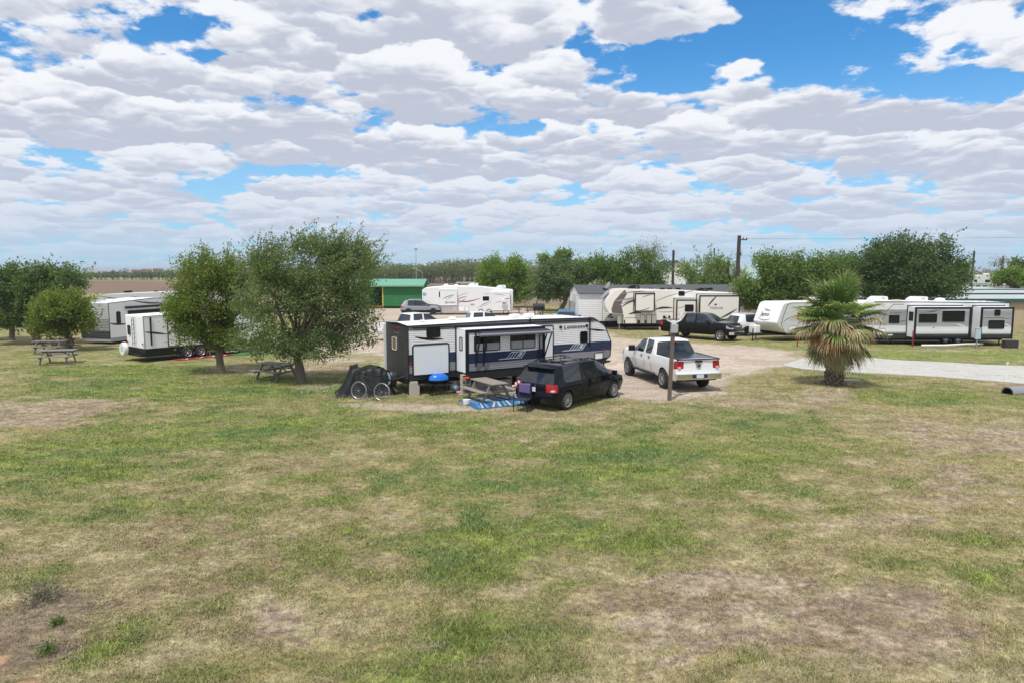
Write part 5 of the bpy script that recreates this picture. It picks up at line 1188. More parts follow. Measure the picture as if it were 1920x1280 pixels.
def suv(label, p1, hd, Pm, near, glass=None, group=None, name='suv', cat='SUV'):
    st = [(.08, 1.02, .87, 1.50, .66, .42), (.30, 1.03, .90, 1.58, .68, .56), (.62, 1.04, .91, 1.62, .70, .72), (.78, 1.04, .91, 1.64, .71, .86), (1.62, 1.02, .92, 1.665, .72, 1.66), (1.72, 1.02, .92, 1.665, .72, 1.74), (2.62, 1.0, .92, 1.63, .70, 2.40),
          (3.40, .98, .90, 1.09, .78, 3.34), (4.30, .90, .86, .99, .72, 4.26), (4.58, .72, .78, .84, .62, 4.54)]
    r = car(name, label, cat, p1, p1, st, 1.86, .92, 3.66, .35, near, Pm, ['body', 'body', 'body', 'side_window', 'black', 'side_window', 'side_window', 'body', 'body'], ['body'] * 6 + ['windscreen', 'body', 'body'],
            ['lower', 'body', 'tail', 'rear_window'], ['lower', 'grille', 'head', 'body'], (.26, .55, .82), rims=mat('dark_alloy', (.08, .08, .085), .3, metal=.8), spokes=5, rr=.70, hd=hd, glass=glass, group=group)
    bits(r, 1.86, (2.95, 1.0, 1), ((1.25, .90), (2.05, .90)), (-.03, .66), Pm, (1.68, 2.55), (.4, .98), .93)
    for y in (-.6, .6):
        a = MB(); a.tube([(.9, y, 1.66), (1.1, y, 1.71), (2.3, y, 1.70), (2.45, y, 1.64)], .018, M_steel, 6); a.build('roof_rail', r)
    return r
suv('silver SUV with its bonnet toward the white fifth-wheel, in front of the green cabin', (-11.61, 76.49), 6, paint('silver_paint', (.32, .34, .37), metal=.3), -1)
suv('white SUV between the black pickup and the rounded bird-logo trailer', (17.94, 52.07), 14, paint('white_paint', (.80, .81, .82)), -1)
suv('small blue car at the left end of the white mobile home', (5.4, 57.5), 82, paint('blue_paint', (.04, .16, .32), metal=.3), -1, name='parked_car', cat='car')
a = silverado('p', 'pickup with white cab showing over the rear end of the nearest trailer roof', (-7.9, 48.5, 1.49)[:2], None, paint('white_paint', (.80, .81, .82)), -1, 38)
a = silverado('p', 'pickup with white cab showing above the middle of the nearest trailer roof', (-3.87, 50.5, 1.54)[:2], None, paint('white_paint', (.80, .81, .82)), -1, 14)

# ------------------------------------------------------------ small things in the lot
def picnic(label, loc, rz, m, L=1.85, group='weathered picnic tables'):
    r = empty('picnic_table', loc, rz, label, 'picnic table', group); a = MB()
    for k in range(5): a.box(-L / 2, L / 2, -.36 + k * .146, -.36 + k * .146 + .136, .70, .742, m)
    a.build('table_top', r, bevel=.006)
    for sd in (-1, 1):
        a = MB(); a.box(-L / 2, L / 2, sd * .70 - .14, sd * .70 - .005, .42, .46, m); a.box(-L / 2, L / 2, sd * .70 + .005, sd * .70 + .14, .42, .46, m); a.build('bench_seat', r, bevel=.006)
    for x in (-L / 2 + .3, L / 2 - .3):
        for sd in (-1, 1):
            a = MB(); p = [(sd * .58, 0), (sd * .70, 0), (sd * .30, .70), (sd * .18, .70)]; a.prism(p, x - .02, x + .02, m, axis='x'); a.build('leg', r)
        a = MB(); a.box(x + .021, x + .06, -.80, .80, .34, .42, m); a.box(x + .021, x + .06, -.34, .34, .62, .70, m); a.build('crossbeam', r)
        s = 1 if x < 0 else -1
        a = MB(); a.tube([(x + .05, 0, .38), (x + s * .48, 0, .70)], .032, m, 4); a.build('brace', r)
    return r
picnic('weathered picnic table in front of the awning, on the edge of the blue rug', (-0.9, 26.32), -58, M_wood, 1.75)
picnic('grey picnic table under the large leaning tree', (-10.92, 31.35), -28, M_woodg)
picnic('grey picnic table at left nearest the camera, in the sun before the small tree', (-24.59, 36.66), 12, M_woodg)
picnic('grey picnic table right behind the nearest one at far left', (-28.2, 41.49), 10, M_woodg)
picnic('red-brown picnic table leaning by the trunk of the small tree at left', (-30.02, 45.04), 14, mat('red_brown_wood', (.16, .05, .04), .8, var=.3))
dk = mat('dark_wood', (.07, .055, .045), .8, var=.3)
picnic('dark picnic table at the rear of the fifth-wheel with red stripes', (2.4, 78), 4, dk)
picnic('dark picnic table beside the smoker grill', (0.2, 80), 3, dk)

def bicycle():
    (x0, y0), (x1, y1) = (-6.01, 26.32), (-5.07, 25.99)
    r = empty('bicycle', (x0, y0, 0), math.degrees(math.atan2(y1 - y0, x1 - x0)), 'black bicycle leaning on the tarp-covered heap by the trailer rear', 'bicycle')
    wb = 1.02; tyre = mat('grey_tyre', (.22, .22, .22), .8)
    for x in (0, wb):
        a = MB(); pts = [(x + .34 * math.cos(t), 0, .35 + .34 * math.sin(t)) for t in [2 * math.pi * i / 36 for i in range(37)]]; a.tube(pts, .017, tyre, 6, False); w = a.build('wheel', r, smooth=60)
        b = MB(); b.tube([(x + .315 * math.cos(t), 0, .35 + .315 * math.sin(t)) for t in [2 * math.pi * i / 36 for i in range(37)]], .006, M_steel, 5, False)
        for k in range(14): t = 2 * math.pi * k / 14; b.tube([(x, 0, .35), (x + .31 * math.cos(t), 0, .35 + .31 * math.sin(t))], .0022, M_steel, 3, False)
        b.tube([(x, -.04, .35), (x, .04, .35)], .02, M_steel); b.build('rim', w)
    f = MB(); bb = (wb - .43, 0, .30); seat = (wb - .60 + .06, 0, .82); hd = (.16, 0, .80); hd2 = (.13, 0, .93)
    q = mat('bike_frame', (.05, .05, .055), .3, metal=.5)
    seat = (wb - .58 + .0, 0, .80); seat = (.44 + .30, 0, .80)
    for p in ((bb, hd), (seat, hd2), (bb, seat), (bb, (wb, 0, .35)), (seat, (wb, 0, .35)), (hd, hd2), ((0, 0, .35), (.10, 0, .68), hd)): f.tube(list(p), .017, q, 6)
    f.build('frame', r, smooth=50)
    a = MB(); a.tube([hd2, (.11, 0, 1.02)], .014, q); a.tube([(.06, -.28, 1.03), (.11, -.1, 1.02), (.11, .1, 1.02), (.06, .28, 1.03)], .014, M_blk); a.build('handlebar', r)
    a = MB(); a.tube([seat, (.77, 0, .92)], .013, q); a.prism([(.60, -.03), (.88, -.08), (.90, .08), (.60, .03)], .92, .96, M_blk, axis='z'); a.build('saddle', r, bevel=.01)
    a = MB(); a.lathe([(.001, -.05), (.09, -.05), (.09, -.04), (.001, -.04)], M_blk, 20, 'y', bb); a.tube([(bb[0], -.07, bb[2]), (bb[0] + .1, -.07, bb[2] - .13)], .01, q); a.box(bb[0] + .05, bb[0] + .15, -.13, -.05, bb[2] - .145, bb[2] - .125, M_blk); a.build('pedals', r)
    r.rotation_euler = (R(-9), 0, r.rotation_euler[2])
    return r
bicycle()

def tarp_heap():
    c = (-5.9, 27.49); n = 46; vs = []; fs = []
    for j in range(n):
        for i in range(n):
            u, v = i / (n - 1) * 2 - 1, j / (n - 1) * 2 - 1
            x, y = u * 1.12, v * .85
            rr_ = max(abs(u) ** 2.6 + 0 * v, abs(v) ** 2.6); edge = max(abs(u), abs(v))
            top = .98 + .10 * math.sin(u * 3 + 1) - .25 * max(0, u) ** 2 + (.16 if -.62 < u < -.35 else 0) + (-.12 if u < -.75 else 0)
            f = 1 - sm(edge, .62, .90); z = top * f
            z += .06 * mnoise.noise(Vector((u * 4, v * 4, 1.3))) * (f > .02) + .045 * abs(mnoise.noise(Vector((u * 9, v * 2.5 + z, 7)))) * min(1, f * 3 + .3)
            x += .10 * mnoise.noise(Vector((u * 3, v * 7, z * 3))) - (.22 * (1 - f) * max(0, -u)) ; y += .10 * mnoise.noise(Vector((u * 7, v * 3, 9 + z * 3)))
            vs.append((x, y, max(.012, z)))
    for j in range(n - 1):
        for i in range(n - 1): fs.append((j * n + i, j * n + i + 1, (j + 1) * n + i + 1, (j + 1) * n + i))
    a = MB(); a.add(vs, fs, mat('black_tarp', (.010, .010, .011), .55, bump=.5, bscale=8))
    o = a.build('covered_heap', smooth=60); o.location = (c[0], c[1] + .25, 0); o.rotation_euler = (0, 0, R(18))
    tag(o, 'heap under a loose black tarp, between the bicycle and the trailer rear', 'covered heap')
def sm(x, a, b):
    t = min(1, max(0, (x - a) / (b - a))); return t * t * (3 - 2 * t)
tarp_heap()

def simple(name, label, cat, loc, rz, fn, smooth=False, bevel=0.0, group=None):
    a = MB(); fn(a); o = a.build(name, smooth=smooth, bevel=bevel); o.location = (*loc, 0) if len(loc) == 2 else loc; o.rotation_euler = (0, 0, R(rz)); return tag(o, label, cat, group)
bw = mat('block_concrete', (.46, .43, .38), .9, var=.15, bump=.4)
simple('concrete_block', 'upright pale concrete block stack standing under the trailer rear corner', 'concrete block', (-3.93, 27.13), 30, lambda a: (a.box(-.19, .19, -.1, .1, 0, .40, bw), a.box(-.19, .12, -.1, .1, .402, .58, bw)), bevel=.012)
def cinder(a):
    for z in (.0, .405): a.box(-.2, .2, -.1, .1, z, z + .03, bw); a.box(-.2, .2, -.1, .1, z + .185, z + .215, bw); a.box(-.2, .2, -.1, .1, z + .37, z + .40, bw); [a.box(x, x + .035, -.1, .1, z + .03, z + .37, bw) for x in (-.2, .165)]
    a.box(-.3, .3, -.15, .15, -.0, .02, bw)
simple('cinder_block_stack', 'two hollow cinder blocks stacked under the left edge of the slide-out', 'cinder blocks', (-1.89, 27.49), 31, cinder, bevel=.006)
def ball(name, label, p, r, m):
    a = MB(); a.lathe([(r * math.sin(t), -r * math.cos(t)) for t in [math.pi * i / 14 for i in range(15)]], m, 24, 'z', (0, 0, r)); o = a.build(name, smooth=60); o.location = (*p, 0); tag(o, label, 'ball')
ball('ball', 'blue-grey ball resting against the white bucket', (-2.32, 27.85), .16, mat('blue_ball', (.12, .20, .26), .4))
ball('tennis_ball', 'yellow-green ball lying in the cinder block hollow', (-2.0, 28.36), .06, mat('yellow_ball', (.55, .70, .06), .6))
ball('tennis_ball', 'yellow-green ball on the ground by the grey tubs', (0.09, 28.89), .07, mat('yellow_ball', (.55, .70, .06), .6))
simple('dog_toy', 'pink toy on the ground beside the blue-grey ball', 'toy', (-2.15, 27.49), 10, lambda a: (a.tube([(-.12, 0, .07), (.12, 0, .07)], .065, mat('pink', (.72, .16, .42), .4), 12)), smooth=40, bevel=.02)
simple('bucket', 'white plastic bucket under the trailer, left of the cinder blocks', 'bucket', (-2.45, 28.62), 0, lambda a: (a.lathe([(.001, .0), (.17, .0), (.20, .42), (.215, .42), (.215, .46), (.001, .46)], M_plas, 28)), smooth=30)
simple('bucket', 'small white tub on the ground at the left bench of the near picnic table', 'tub', (-1.71, 25.36), 0, lambda a: (a.lathe([(.001, .0), (.13, .0), (.15, .18), (.001, .18)], M_plas, 24)), smooth=30)
def grill():
    r = empty('portable_grill', (-2.97, 27.36), 25, 'portable grill with a bright blue lid on a black folding stand under the trailer side', 'grill')
    a = MB(); a.lathe([(.001, .26), (.20, .24), (.36, .14), (.40, .0)], mat('blue_lid', (.01, .16, .62), .25), 32, 'z', (0, 0, .62)); o = a.build('lid', r, smooth=50); o.scale = (1.05, .7, 1)
    a = MB(); a.lathe([(.40, .0), (.36, -.10), (.2, -.16), (.001, -.17)], M_blk, 32, 'z', (0, 0, .615)); o = a.build('bowl', r, smooth=50); o.scale = (1.05, .7, 1)
    for x in (-.35, .35):
        for y in (-.18, .18):
            a = MB(); a.tube([(x * .6, y, .52), (x, -y * 1.2, 0)], .013, M_blk, 5); a.build('leg', r)
    a = MB(); a.box(-.55, .55, -.28, .28, .455, .475, M_blk); a.build('shelf', r)
grill()
def tub(label, p, w, rz=31): simple('storage_tub', label, 'storage tub', p, rz, lambda a: (a.prism([(-w * .46, 0), (w * .46, 0), (w * .5, .42), (-w * .5, .42)], -.25, .25, mat('grey_tub', (.20, .22, .23), .6)), a.box(-w * .52, w * .52, -.27, .27, .42, .455, mat('grey_tub', (.2, .22, .23), .6))), bevel=.02)
lx = lambda x, y: (-4.13 + x * math.cos(R(31.2)) - y * math.sin(R(31.2)), 27 + x * math.sin(R(31.2)) + y * math.cos(R(31.2)))
tub('grey storage tub under the slide-out, left of the pair', lx(2.95, -.45), .80); tub('grey storage tub under the slide-out, right of the pair and nearer the van', lx(3.95, -.42), .95)
simple('orange_cap', 'orange cap on a thin stick under the lower left corner of the slide-out', 'orange cap', (*lx(2.05, -.95), .0), 31, lambda a: (a.tube([(0, 0, 0), (0, 0, .66)], .012, M_steel, 6), a.box(-.10, .16, -.05, .05, .66, .74, M_orange)), bevel=.01)
simple('wheel_chock', 'orange chock on the ground under the nose of the nearest trailer', 'chock', lx(10.7, .6), 20, lambda a: (a.prism([(-.2, 0), (.22, 0), (.12, .22), (-.05, .22)], -.12, .12, M_orange)), bevel=.01)
def rug(name, label, pts, cols, n, rz):
    a = MB(); (x0, x1, y0, y1) = pts; base = mat('rug_base_' + name, cols[0], .85); a.box(x0, x1, y0, y1, .018, .03, base); rr_ = random.Random(4); o = a
    for k in range(n):
        m = mat('rug_%s_%d' % (name, k % len(cols)), cols[k % len(cols)], .85); cx = x0 + (x1 - x0) * (k + .5) / n; w = (x1 - x0) / n * .42; d = rr_.uniform(.2, .5)
        a.prism([(cx - w, y0 + .05), (cx + w, y0 + .05), (cx + w + d, (y0 + y1) / 2), (cx + w, y1 - .05), (cx - w, y1 - .05), (cx - w + d, (y0 + y1) / 2)] if cx + w + d < x1 else [(cx - w, y0 + .05), (cx + w, y0 + .05), (cx + w, y1 - .05), (cx - w, y1 - .05)], .0301 + k * .0006, .033 + k * .0006, m, axis='z')
    o = a.build(name); return o
o = rug('blue_outdoor_rug', '', (-1.6, 1.4, -.95, .95), [(.03, .12, .27), (.05, .25, .46), (.42, .47, .50), (.02, .07, .20), (.10, .33, .52), (.03, .12, .27), (.45, .50, .52)], 29, 0); o.location = (*(-0.25, 25.88), 0); o.rotation_euler = (0, 0, R(26)); tag(o, 'blue and white striped outdoor rug between the picnic table and the van', 'rug')
o = rug('red_outdoor_mat', '', (-1.6, 1.6, -.7, .7), [(.36, .03, .03), (.40, .07, .06), (.52, .36, .32), (.30, .03, .03)], 17, 0); o.location = (*(-18.06, 39.41), 0); o.rotation_euler = (0, 0, R(48)); tag(o, 'red patterned mat on the grass beside the white trailer with the ladder', 'mat')
o = rug('green_outdoor_mat', '', (-1.2, 1.2, -.8, .8), [(.06, .17, .05), (.07, .19, .06)], 3, 0); o.location = (*(-15.83, 41.22), 0); o.rotation_euler = (0, 0, R(35)); tag(o, 'green mat on the ground between the two left-centre trees', 'mat')
def chair():
    r = empty('patio_chair', (0.38, 24.08), -20, 'metal patio chair with a purple towel over its back, behind the minivan', 'chair'); t = lambda p, a: a.tube(p, .014, M_blk, 6)
    for x in (-.26, .26):
        for y in (-.24, .24):
            a = MB(); t([(x, y, 0), (x, y, .62 if y < 0 else .92)], a); a.build('leg', r)
        a = MB(); t([(x, -.24, .62), (x, .24, .64)], a); a.build('armrest', r)
    a = MB(); a.box(-.26, .26, -.25, .25, .42, .45, mat('dark_blue_mesh', (.02, .03, .06), .8)); a.build('seat', r)
    a = MB(); a.box(-.25, .25, .235, .255, .48, .92, mat('dark_blue_mesh', (.02, .03, .06), .8)); a.build('backrest', r)
    a = MB(); a.prism(fillet([(-.20, .66), (.22, .62), (.22, .97), (-.19, .96)], [.04] * 4, 3), .15, .30, mat('purple_towel', (.13, .10, .25), .95, bump=.8, bscale=14)); tag(a.build('towel', smooth=50, bevel=.02), 'purple towel draped over the back of the patio chair', 'towel').matrix_basis = Matrix.Translation(r.location) @ Matrix.Rotation(R(-20), 4, 'Z')
chair()
def light_post():
    r = empty('wooden_post', (6.1, 26.1), 8, 'thin wooden post with grey box and two white hooked lamps beside the white pickup', 'post')
    a = MB(); a.box(-.065, .065, -.065, .065, -.3, 2.95, mat('post_wood', (.15, .115, .09), .85, var=.3)); a.build('post', r, rot=(0, R(1.8), 0), bevel=.01)
    a = MB(); a.box(-.02, .24, -.13, -.0, 2.62, 2.95, mat('grey_box', (.42, .43, .45), .4)); a.build('electrical_box', r, bevel=.01)
    for sd in (-1, 1):
        a = MB(); a.tube([(.10, -.04, 3.02), (.10 + sd * .12, -.04, 3.03), (.10 + sd * .27, -.04, 3.10), (.10 + sd * .29, -.04, 3.32)], .035, M_plas, 8); a.lathe([(.001, .0), (.055, .0), (.06, .14), (.001, .15)], M_plas, 14, 'z', (.10 + sd * .29, -.04, 3.22)); a.build('lamp', r, smooth=50)
    a = MB(); a.box(.02, .18, -.08, .08, 2.95, 3.08, M_plas); a.build('cap', r, bevel=.01)
light_post()
def pedestal(label, p, h=1.1, m=None):
    m = m or mat('grey_box', (.42, .43, .45), .4)
    simple('electrical_pedestal', label, 'electrical pedestal', p, 0, lambda a: (a.box(-.04, .04, -.03, .03, -.1, h, M_steel), a.box(-.16, .16, -.13, .02, h * .45, h, m), a.box(-.18, .18, -.15, .03, h, h + .04, m)), bevel=.008)
mb_ = mat('blue_grey_box', (.22, .30, .36), .5)
pedestal('blue-grey electrical pedestal behind the rear of the nearest trailer', (-6.13, 34.83), 1.35, mb_)
pedestal('blue-grey electrical pedestal on the gravel just right of the largest tree trunk', (-12.06, 41.76), 1.15, mb_)
pedestal('white electrical pedestal between the mobile home and the cream fifth-wheel nose', ((9.06, 57.5, 0.16)[0], 57.5), 1.2, M_plas)
pedestal('pale blue pedestal in front of the right-hand slide-out of the long trailer', ((30.25, 44.2, 0.23)[0], 44.2), 1.25, mat('pale_blue_box', (.42, .55, .62), .5))
for k, (px, lab) in enumerate(((1498, 'red steel post in front of the rounded bird-logo trailer'), (1715.5, 'red steel post at the left edge of the long trailer slide-out'))):
    simple('steel_post', lab, 'post', ((0.0, 44.6, 0.37)[0] + (px - 960) * .03484, 44.6), 0, lambda a: a.tube([(0, 0, -.1), (0, 0, 1.05)], .045, M_redp, 8))
simple('steel_post', 'short dark post before the gas bottle cover of the rounded trailer', 'post', (17.67, 49.24), 0, lambda a: (a.tube([(0, 0, -.1), (0, 0, .95)], .04, mat('dark_green', (.02, .05, .04)), 8), a.box(-.2, .2, -.15, .15, 0, .06, M_concrete)))
simple('sewer_pipe', 'white plastic pipe lying on the ground before the long trailer', 'pipe', (0, 0, 0), 0, lambda a: a.tube([(*(26.78, 44.4), .12), (*(28.08, 44.09), .16), (*(30.16, 45.04), .14), (*(31.44, 45.36), .12), (*(31.86, 47.05), .3)], .07, M_plas, 10), smooth=50)
simple('sewer_pipe', 'thin white pipe along the ground in front of the mobile home', 'pipe', (0, 0, 0), 0, lambda a: a.tube([(*(8.54, 62.29), .08), (*(9.81, 61.09), .08), (*(11.58, 62.9), .1)], .05, M_plas, 8), smooth=50)
simple('cargo_box', 'dark box on the grass off the right end of the long trailer', 'box', (32.35, 44.09), 0, lambda a: a.box(-.42, .42, -.2, .2, 0, .5, mat('dark_box', (.035, .033, .035), .7)), bevel=.02)
def culvert(a):
    a.lathe([(.24, -1.1), (.24, 1.2)], M_steel, 24, 'x', (0, 0, .05)); a.lathe([(.22, -1.1), (.22, 1.2)], M_blk, 24, 'x', (0, 0, .05)); a.lathe([(.22, -1.1), (.27, -1.12), (.27, -1.0), (.24, -.98)], M_steel, 24, 'x', (0, 0, .05))
simple('culvert_pipe', 'metal culvert pipe end lying in the grass at the right edge', 'culvert pipe', (21.18, 27.73), 18, culvert, smooth=40)
simple('marker_post', 'slim white marker post by the pale road at right', 'post', (22.82, 31.19), 0, lambda a: (a.tube([(0, 0, -.1), (.02, 0, .78)], .025, M_plas, 8), a.box(-.03, .07, -.03, .03, .74, .80, M_plas)))
simple('ground_slab', 'small concrete slab lying right of the palm trunk', 'slab', (15.42, 30.88), 5, lambda a: a.box(-.45, .45, -.2, .2, 0, .05, M_concrete), bevel=.01)
def smoker():
    r = empty('smoker_grill', ((2.82, 72, 0.35)[0], 72), 5, 'black barrel smoker grill with a chimney standing before the tan wall', 'smoker grill'); m = mat('smoker_black', (.012, .012, .012), .5)
    a = MB(); a.lathe([(.001, -.62), (.36, -.60), (.36, .60), (.001, .62)], m, 24, 'x', (0, 0, 1.15)); a.build('barrel', r, smooth=40)
    a = MB(); a.tube([(-.25, 0, 1.45), (-.2, 0, 1.7), (-.12, 0, 2.0)], .05, m); a.build('chimney', r)
    for x in (-.4, .4):
        for y in (-.25, .25):
            a = MB(); a.tube([(x * 1.1, y * 1.2, 0), (x, y, .9)], .03, m); a.build('leg', r)
smoker()
simple('bench', 'long low green metal bench to the right of the smoker grill', 'bench', ((3.17, 71, 0.41)[0] + 1.6, 71), 0, lambda a: (a.box(-2.0, 2.0, -.2, .2, .55, .62, mat('bench_green', (.02, .10, .06), .5)), [a.box(x - .04, x + .04, -.18, .18, 0, .55, mat('bench_green', (.02, .1, .06))) for x in (-1.8, 0, 1.8)]))
def steps():
    r = empty('trailer_steps', (-17.14, 40.95), 50, 'black folding steps with white treads at the door of the trailer with the ladder', 'steps')
    for k in range(4):
        a = MB(); a.box(-.38, .38, -.5 + k * .22, -.5 + k * .22 + .24, .14 + k * .19, .18 + k * .19, M_blk); o = a.build('tread', r); b = MB(); b.box(-.36, .36, -.505 + k * .22, -.5 + k * .22 + .15, .181 + k * .19, .19 + k * .19, M_plas); b.build('grip', o)
    for x in (-.40, .40):
        a = MB(); a.prism([(-.55, .0), (-.45, .0), (.42, .76), (.36, .85)], x - .02, x + .02, M_blk, axis='x'); a.build('rail', r)
steps()
def stepladder():
    r = empty('step_stool', (-18.16, 39.91), 40, 'white folding step stool on the red mat beside the trailer wheels', 'step stool')
    for x in (-.28, .28):
        for y in (-.3, .3):
            a = MB(); a.tube([(x, y, 0), (x * .85, y * .25, 1.0)], .02, M_plas, 6); a.build('leg', r)
    a = MB(); a.box(-.26, .26, -.1, .1, .55, .58, M_plas); a.build('step', r); a = MB(); a.tube([(-.24, 0, 1.0), (.24, 0, 1.0)], .02, M_plas, 6); a.build('handle', r)
stepladder()
simple('water_jug', 'white jug standing at the near end of the red mat', 'jug', (-19.48, 39.66), 0, lambda a: (a.lathe([(.001, 0), (.15, 0), (.15, .42), (.06, .5), (.06, .56), (.001, .56)], M_plas, 20), a.box(-.05, .05, -.155, -.15, .15, .3, M_redp)), smooth=40)

# stones and litter of the lot
def stones(name, label, spots, n, rng_, m, seed):
    r = np.random.default_rng(seed); C = []; F = []; k0 = 0
    for (cx, cy, rx, ry, w) in spots:
        for _ in range(int(n * w)):
            x = cx + r.normal(0, rx * .5); y = cy + r.normal(0, ry * .5); s = r.uniform(*rng_)
            b = np.array([[1, 0, 0], [-1, 0, 0], [0, 1, 0], [0, -1, 0], [0, 0, .7], [0, 0, -.7]]) * s * r.uniform(.6, 1.2, (6, 1)) + (x, y, s * .3)
            C.append(b); F += [[k0 + i for i in f] for f in ((0, 2, 4), (2, 1, 4), (1, 3, 4), (3, 0, 4))]; k0 += 6
    o = link(name, np_mesh(name, np.vstack(C), np.array(F).ravel(), 3, [m])); tag(o, label, 'stones', kind='stuff')
stones('white_stones', 'scattered pale stones round the tree foot and along the gravel edges', [(-8.23, 28.89, 1.13, 1.21, 1), (-15.98, 42.32, 1.65, 1.42, .8), (26.97, 42.32, 2.98, 1.14, 1.2), (-9.41, 37.31, 3.21, 1.33, .6), (6.00, 26.10, 3.26, 1.98, .25), (-2.14, 24.55, 3.07, 1.17, .35), (12.91, 34.83, 2.18, 1.93, .25)], 260, (.012, .04), mat('pale_stone', (.40, .36, .31), .9, var=.2), 5)
stones('lawn_litter', 'dead leaves and straw bits lying over the lawn', [(-0.61, 12.60, 13.78, 9.58, 1), (-3.60, 9.54, 3.73, 1.27, .5), (4.22, 9.54, 3.73, 1.27, .5)], 900, (.006, .016), mat('litter', (.36, .29, .19), .9, var=.3), 6)
def sticks():
    r = np.random.default_rng(77); cx, cy = (-6.12, 8.75)
    for k in range(9):
        x, y = cx + r.normal(0, .55), cy + r.normal(0, .6); a = r.uniform(0, 3.1); L = r.uniform(.15, .4); m = MB(); v = Vector((math.cos(a), math.sin(a), 0))
        m.tube([(0, 0, .015), v * L * .5 + Vector((0, 0, .03)), v * L + Vector((.03, .02, .02))], [.007, .006, .003], mat('grey_stick', (.26, .23, .20), .9), 5)
        if k % 2: m.tube([v * L * .5 + Vector((0, 0, .03)), v * L * .6 + Vector((-v.y * .1, v.x * .1, .05))], [.005, .002], mat('grey_stick', (.26, .23, .20), .9), 4)
        o = m.build('dry_stick'); o.location = (x, y, float(height(np.array([x]), np.array([y]))[0])); tag(o, 'dry grey stick lying on the bare soil at lower left', 'stick', 'dry sticks on the bare soil')
sticks()
def tuft_bush(label, p, h, c1, c2, seed, n=700):
    r = np.random.default_rng(seed); P = np.abs(r.normal(0, 1, (n, 3))) * (1, 1, 1) * h * .35; P[:, 0] *= r.choice([-1, 1], n); P[:, 1] *= r.choice([-1, 1], n); k = r.random((n, 1))
    root = empty('dry_shrub', (*p, 0), 0, label, 'shrub'); D = P / (np.linalg.norm(P, axis=1, keepdims=True) + 1e-6)
    link('foliage', leaves_mesh('foliage', P, D, .035, np.array(c1) * (1 - k) + np.array(c2) * k, r), root); tb = MB()
    for _ in range(26):
        v = r.normal(0, 1, 3); v[2] = abs(v[2]) + .4; v /= np.linalg.norm(v); limb(tb, (0, 0, 0), v * h, .006, .002, M_twig, r, .15, 3)
    tb.build('stems', root)
tuft_bush('grey dry shrub at lower left beside the bare brown soil', (-7.16, 9.95), .42, (.15, .15, .12), (.27, .26, .21), 61)
tuft_bush('small leafy weed at lower left on the bare soil', (-6.48, 9.27), .13, (.12, .19, .045), (.2, .29, .07), 62, 200)
tuft_bush('small dark weed at lower left nearest the soil painted sunlit orange', (-6.13, 8.53), .16, (.11, .18, .045), (.18, .26, .07), 63, 200)

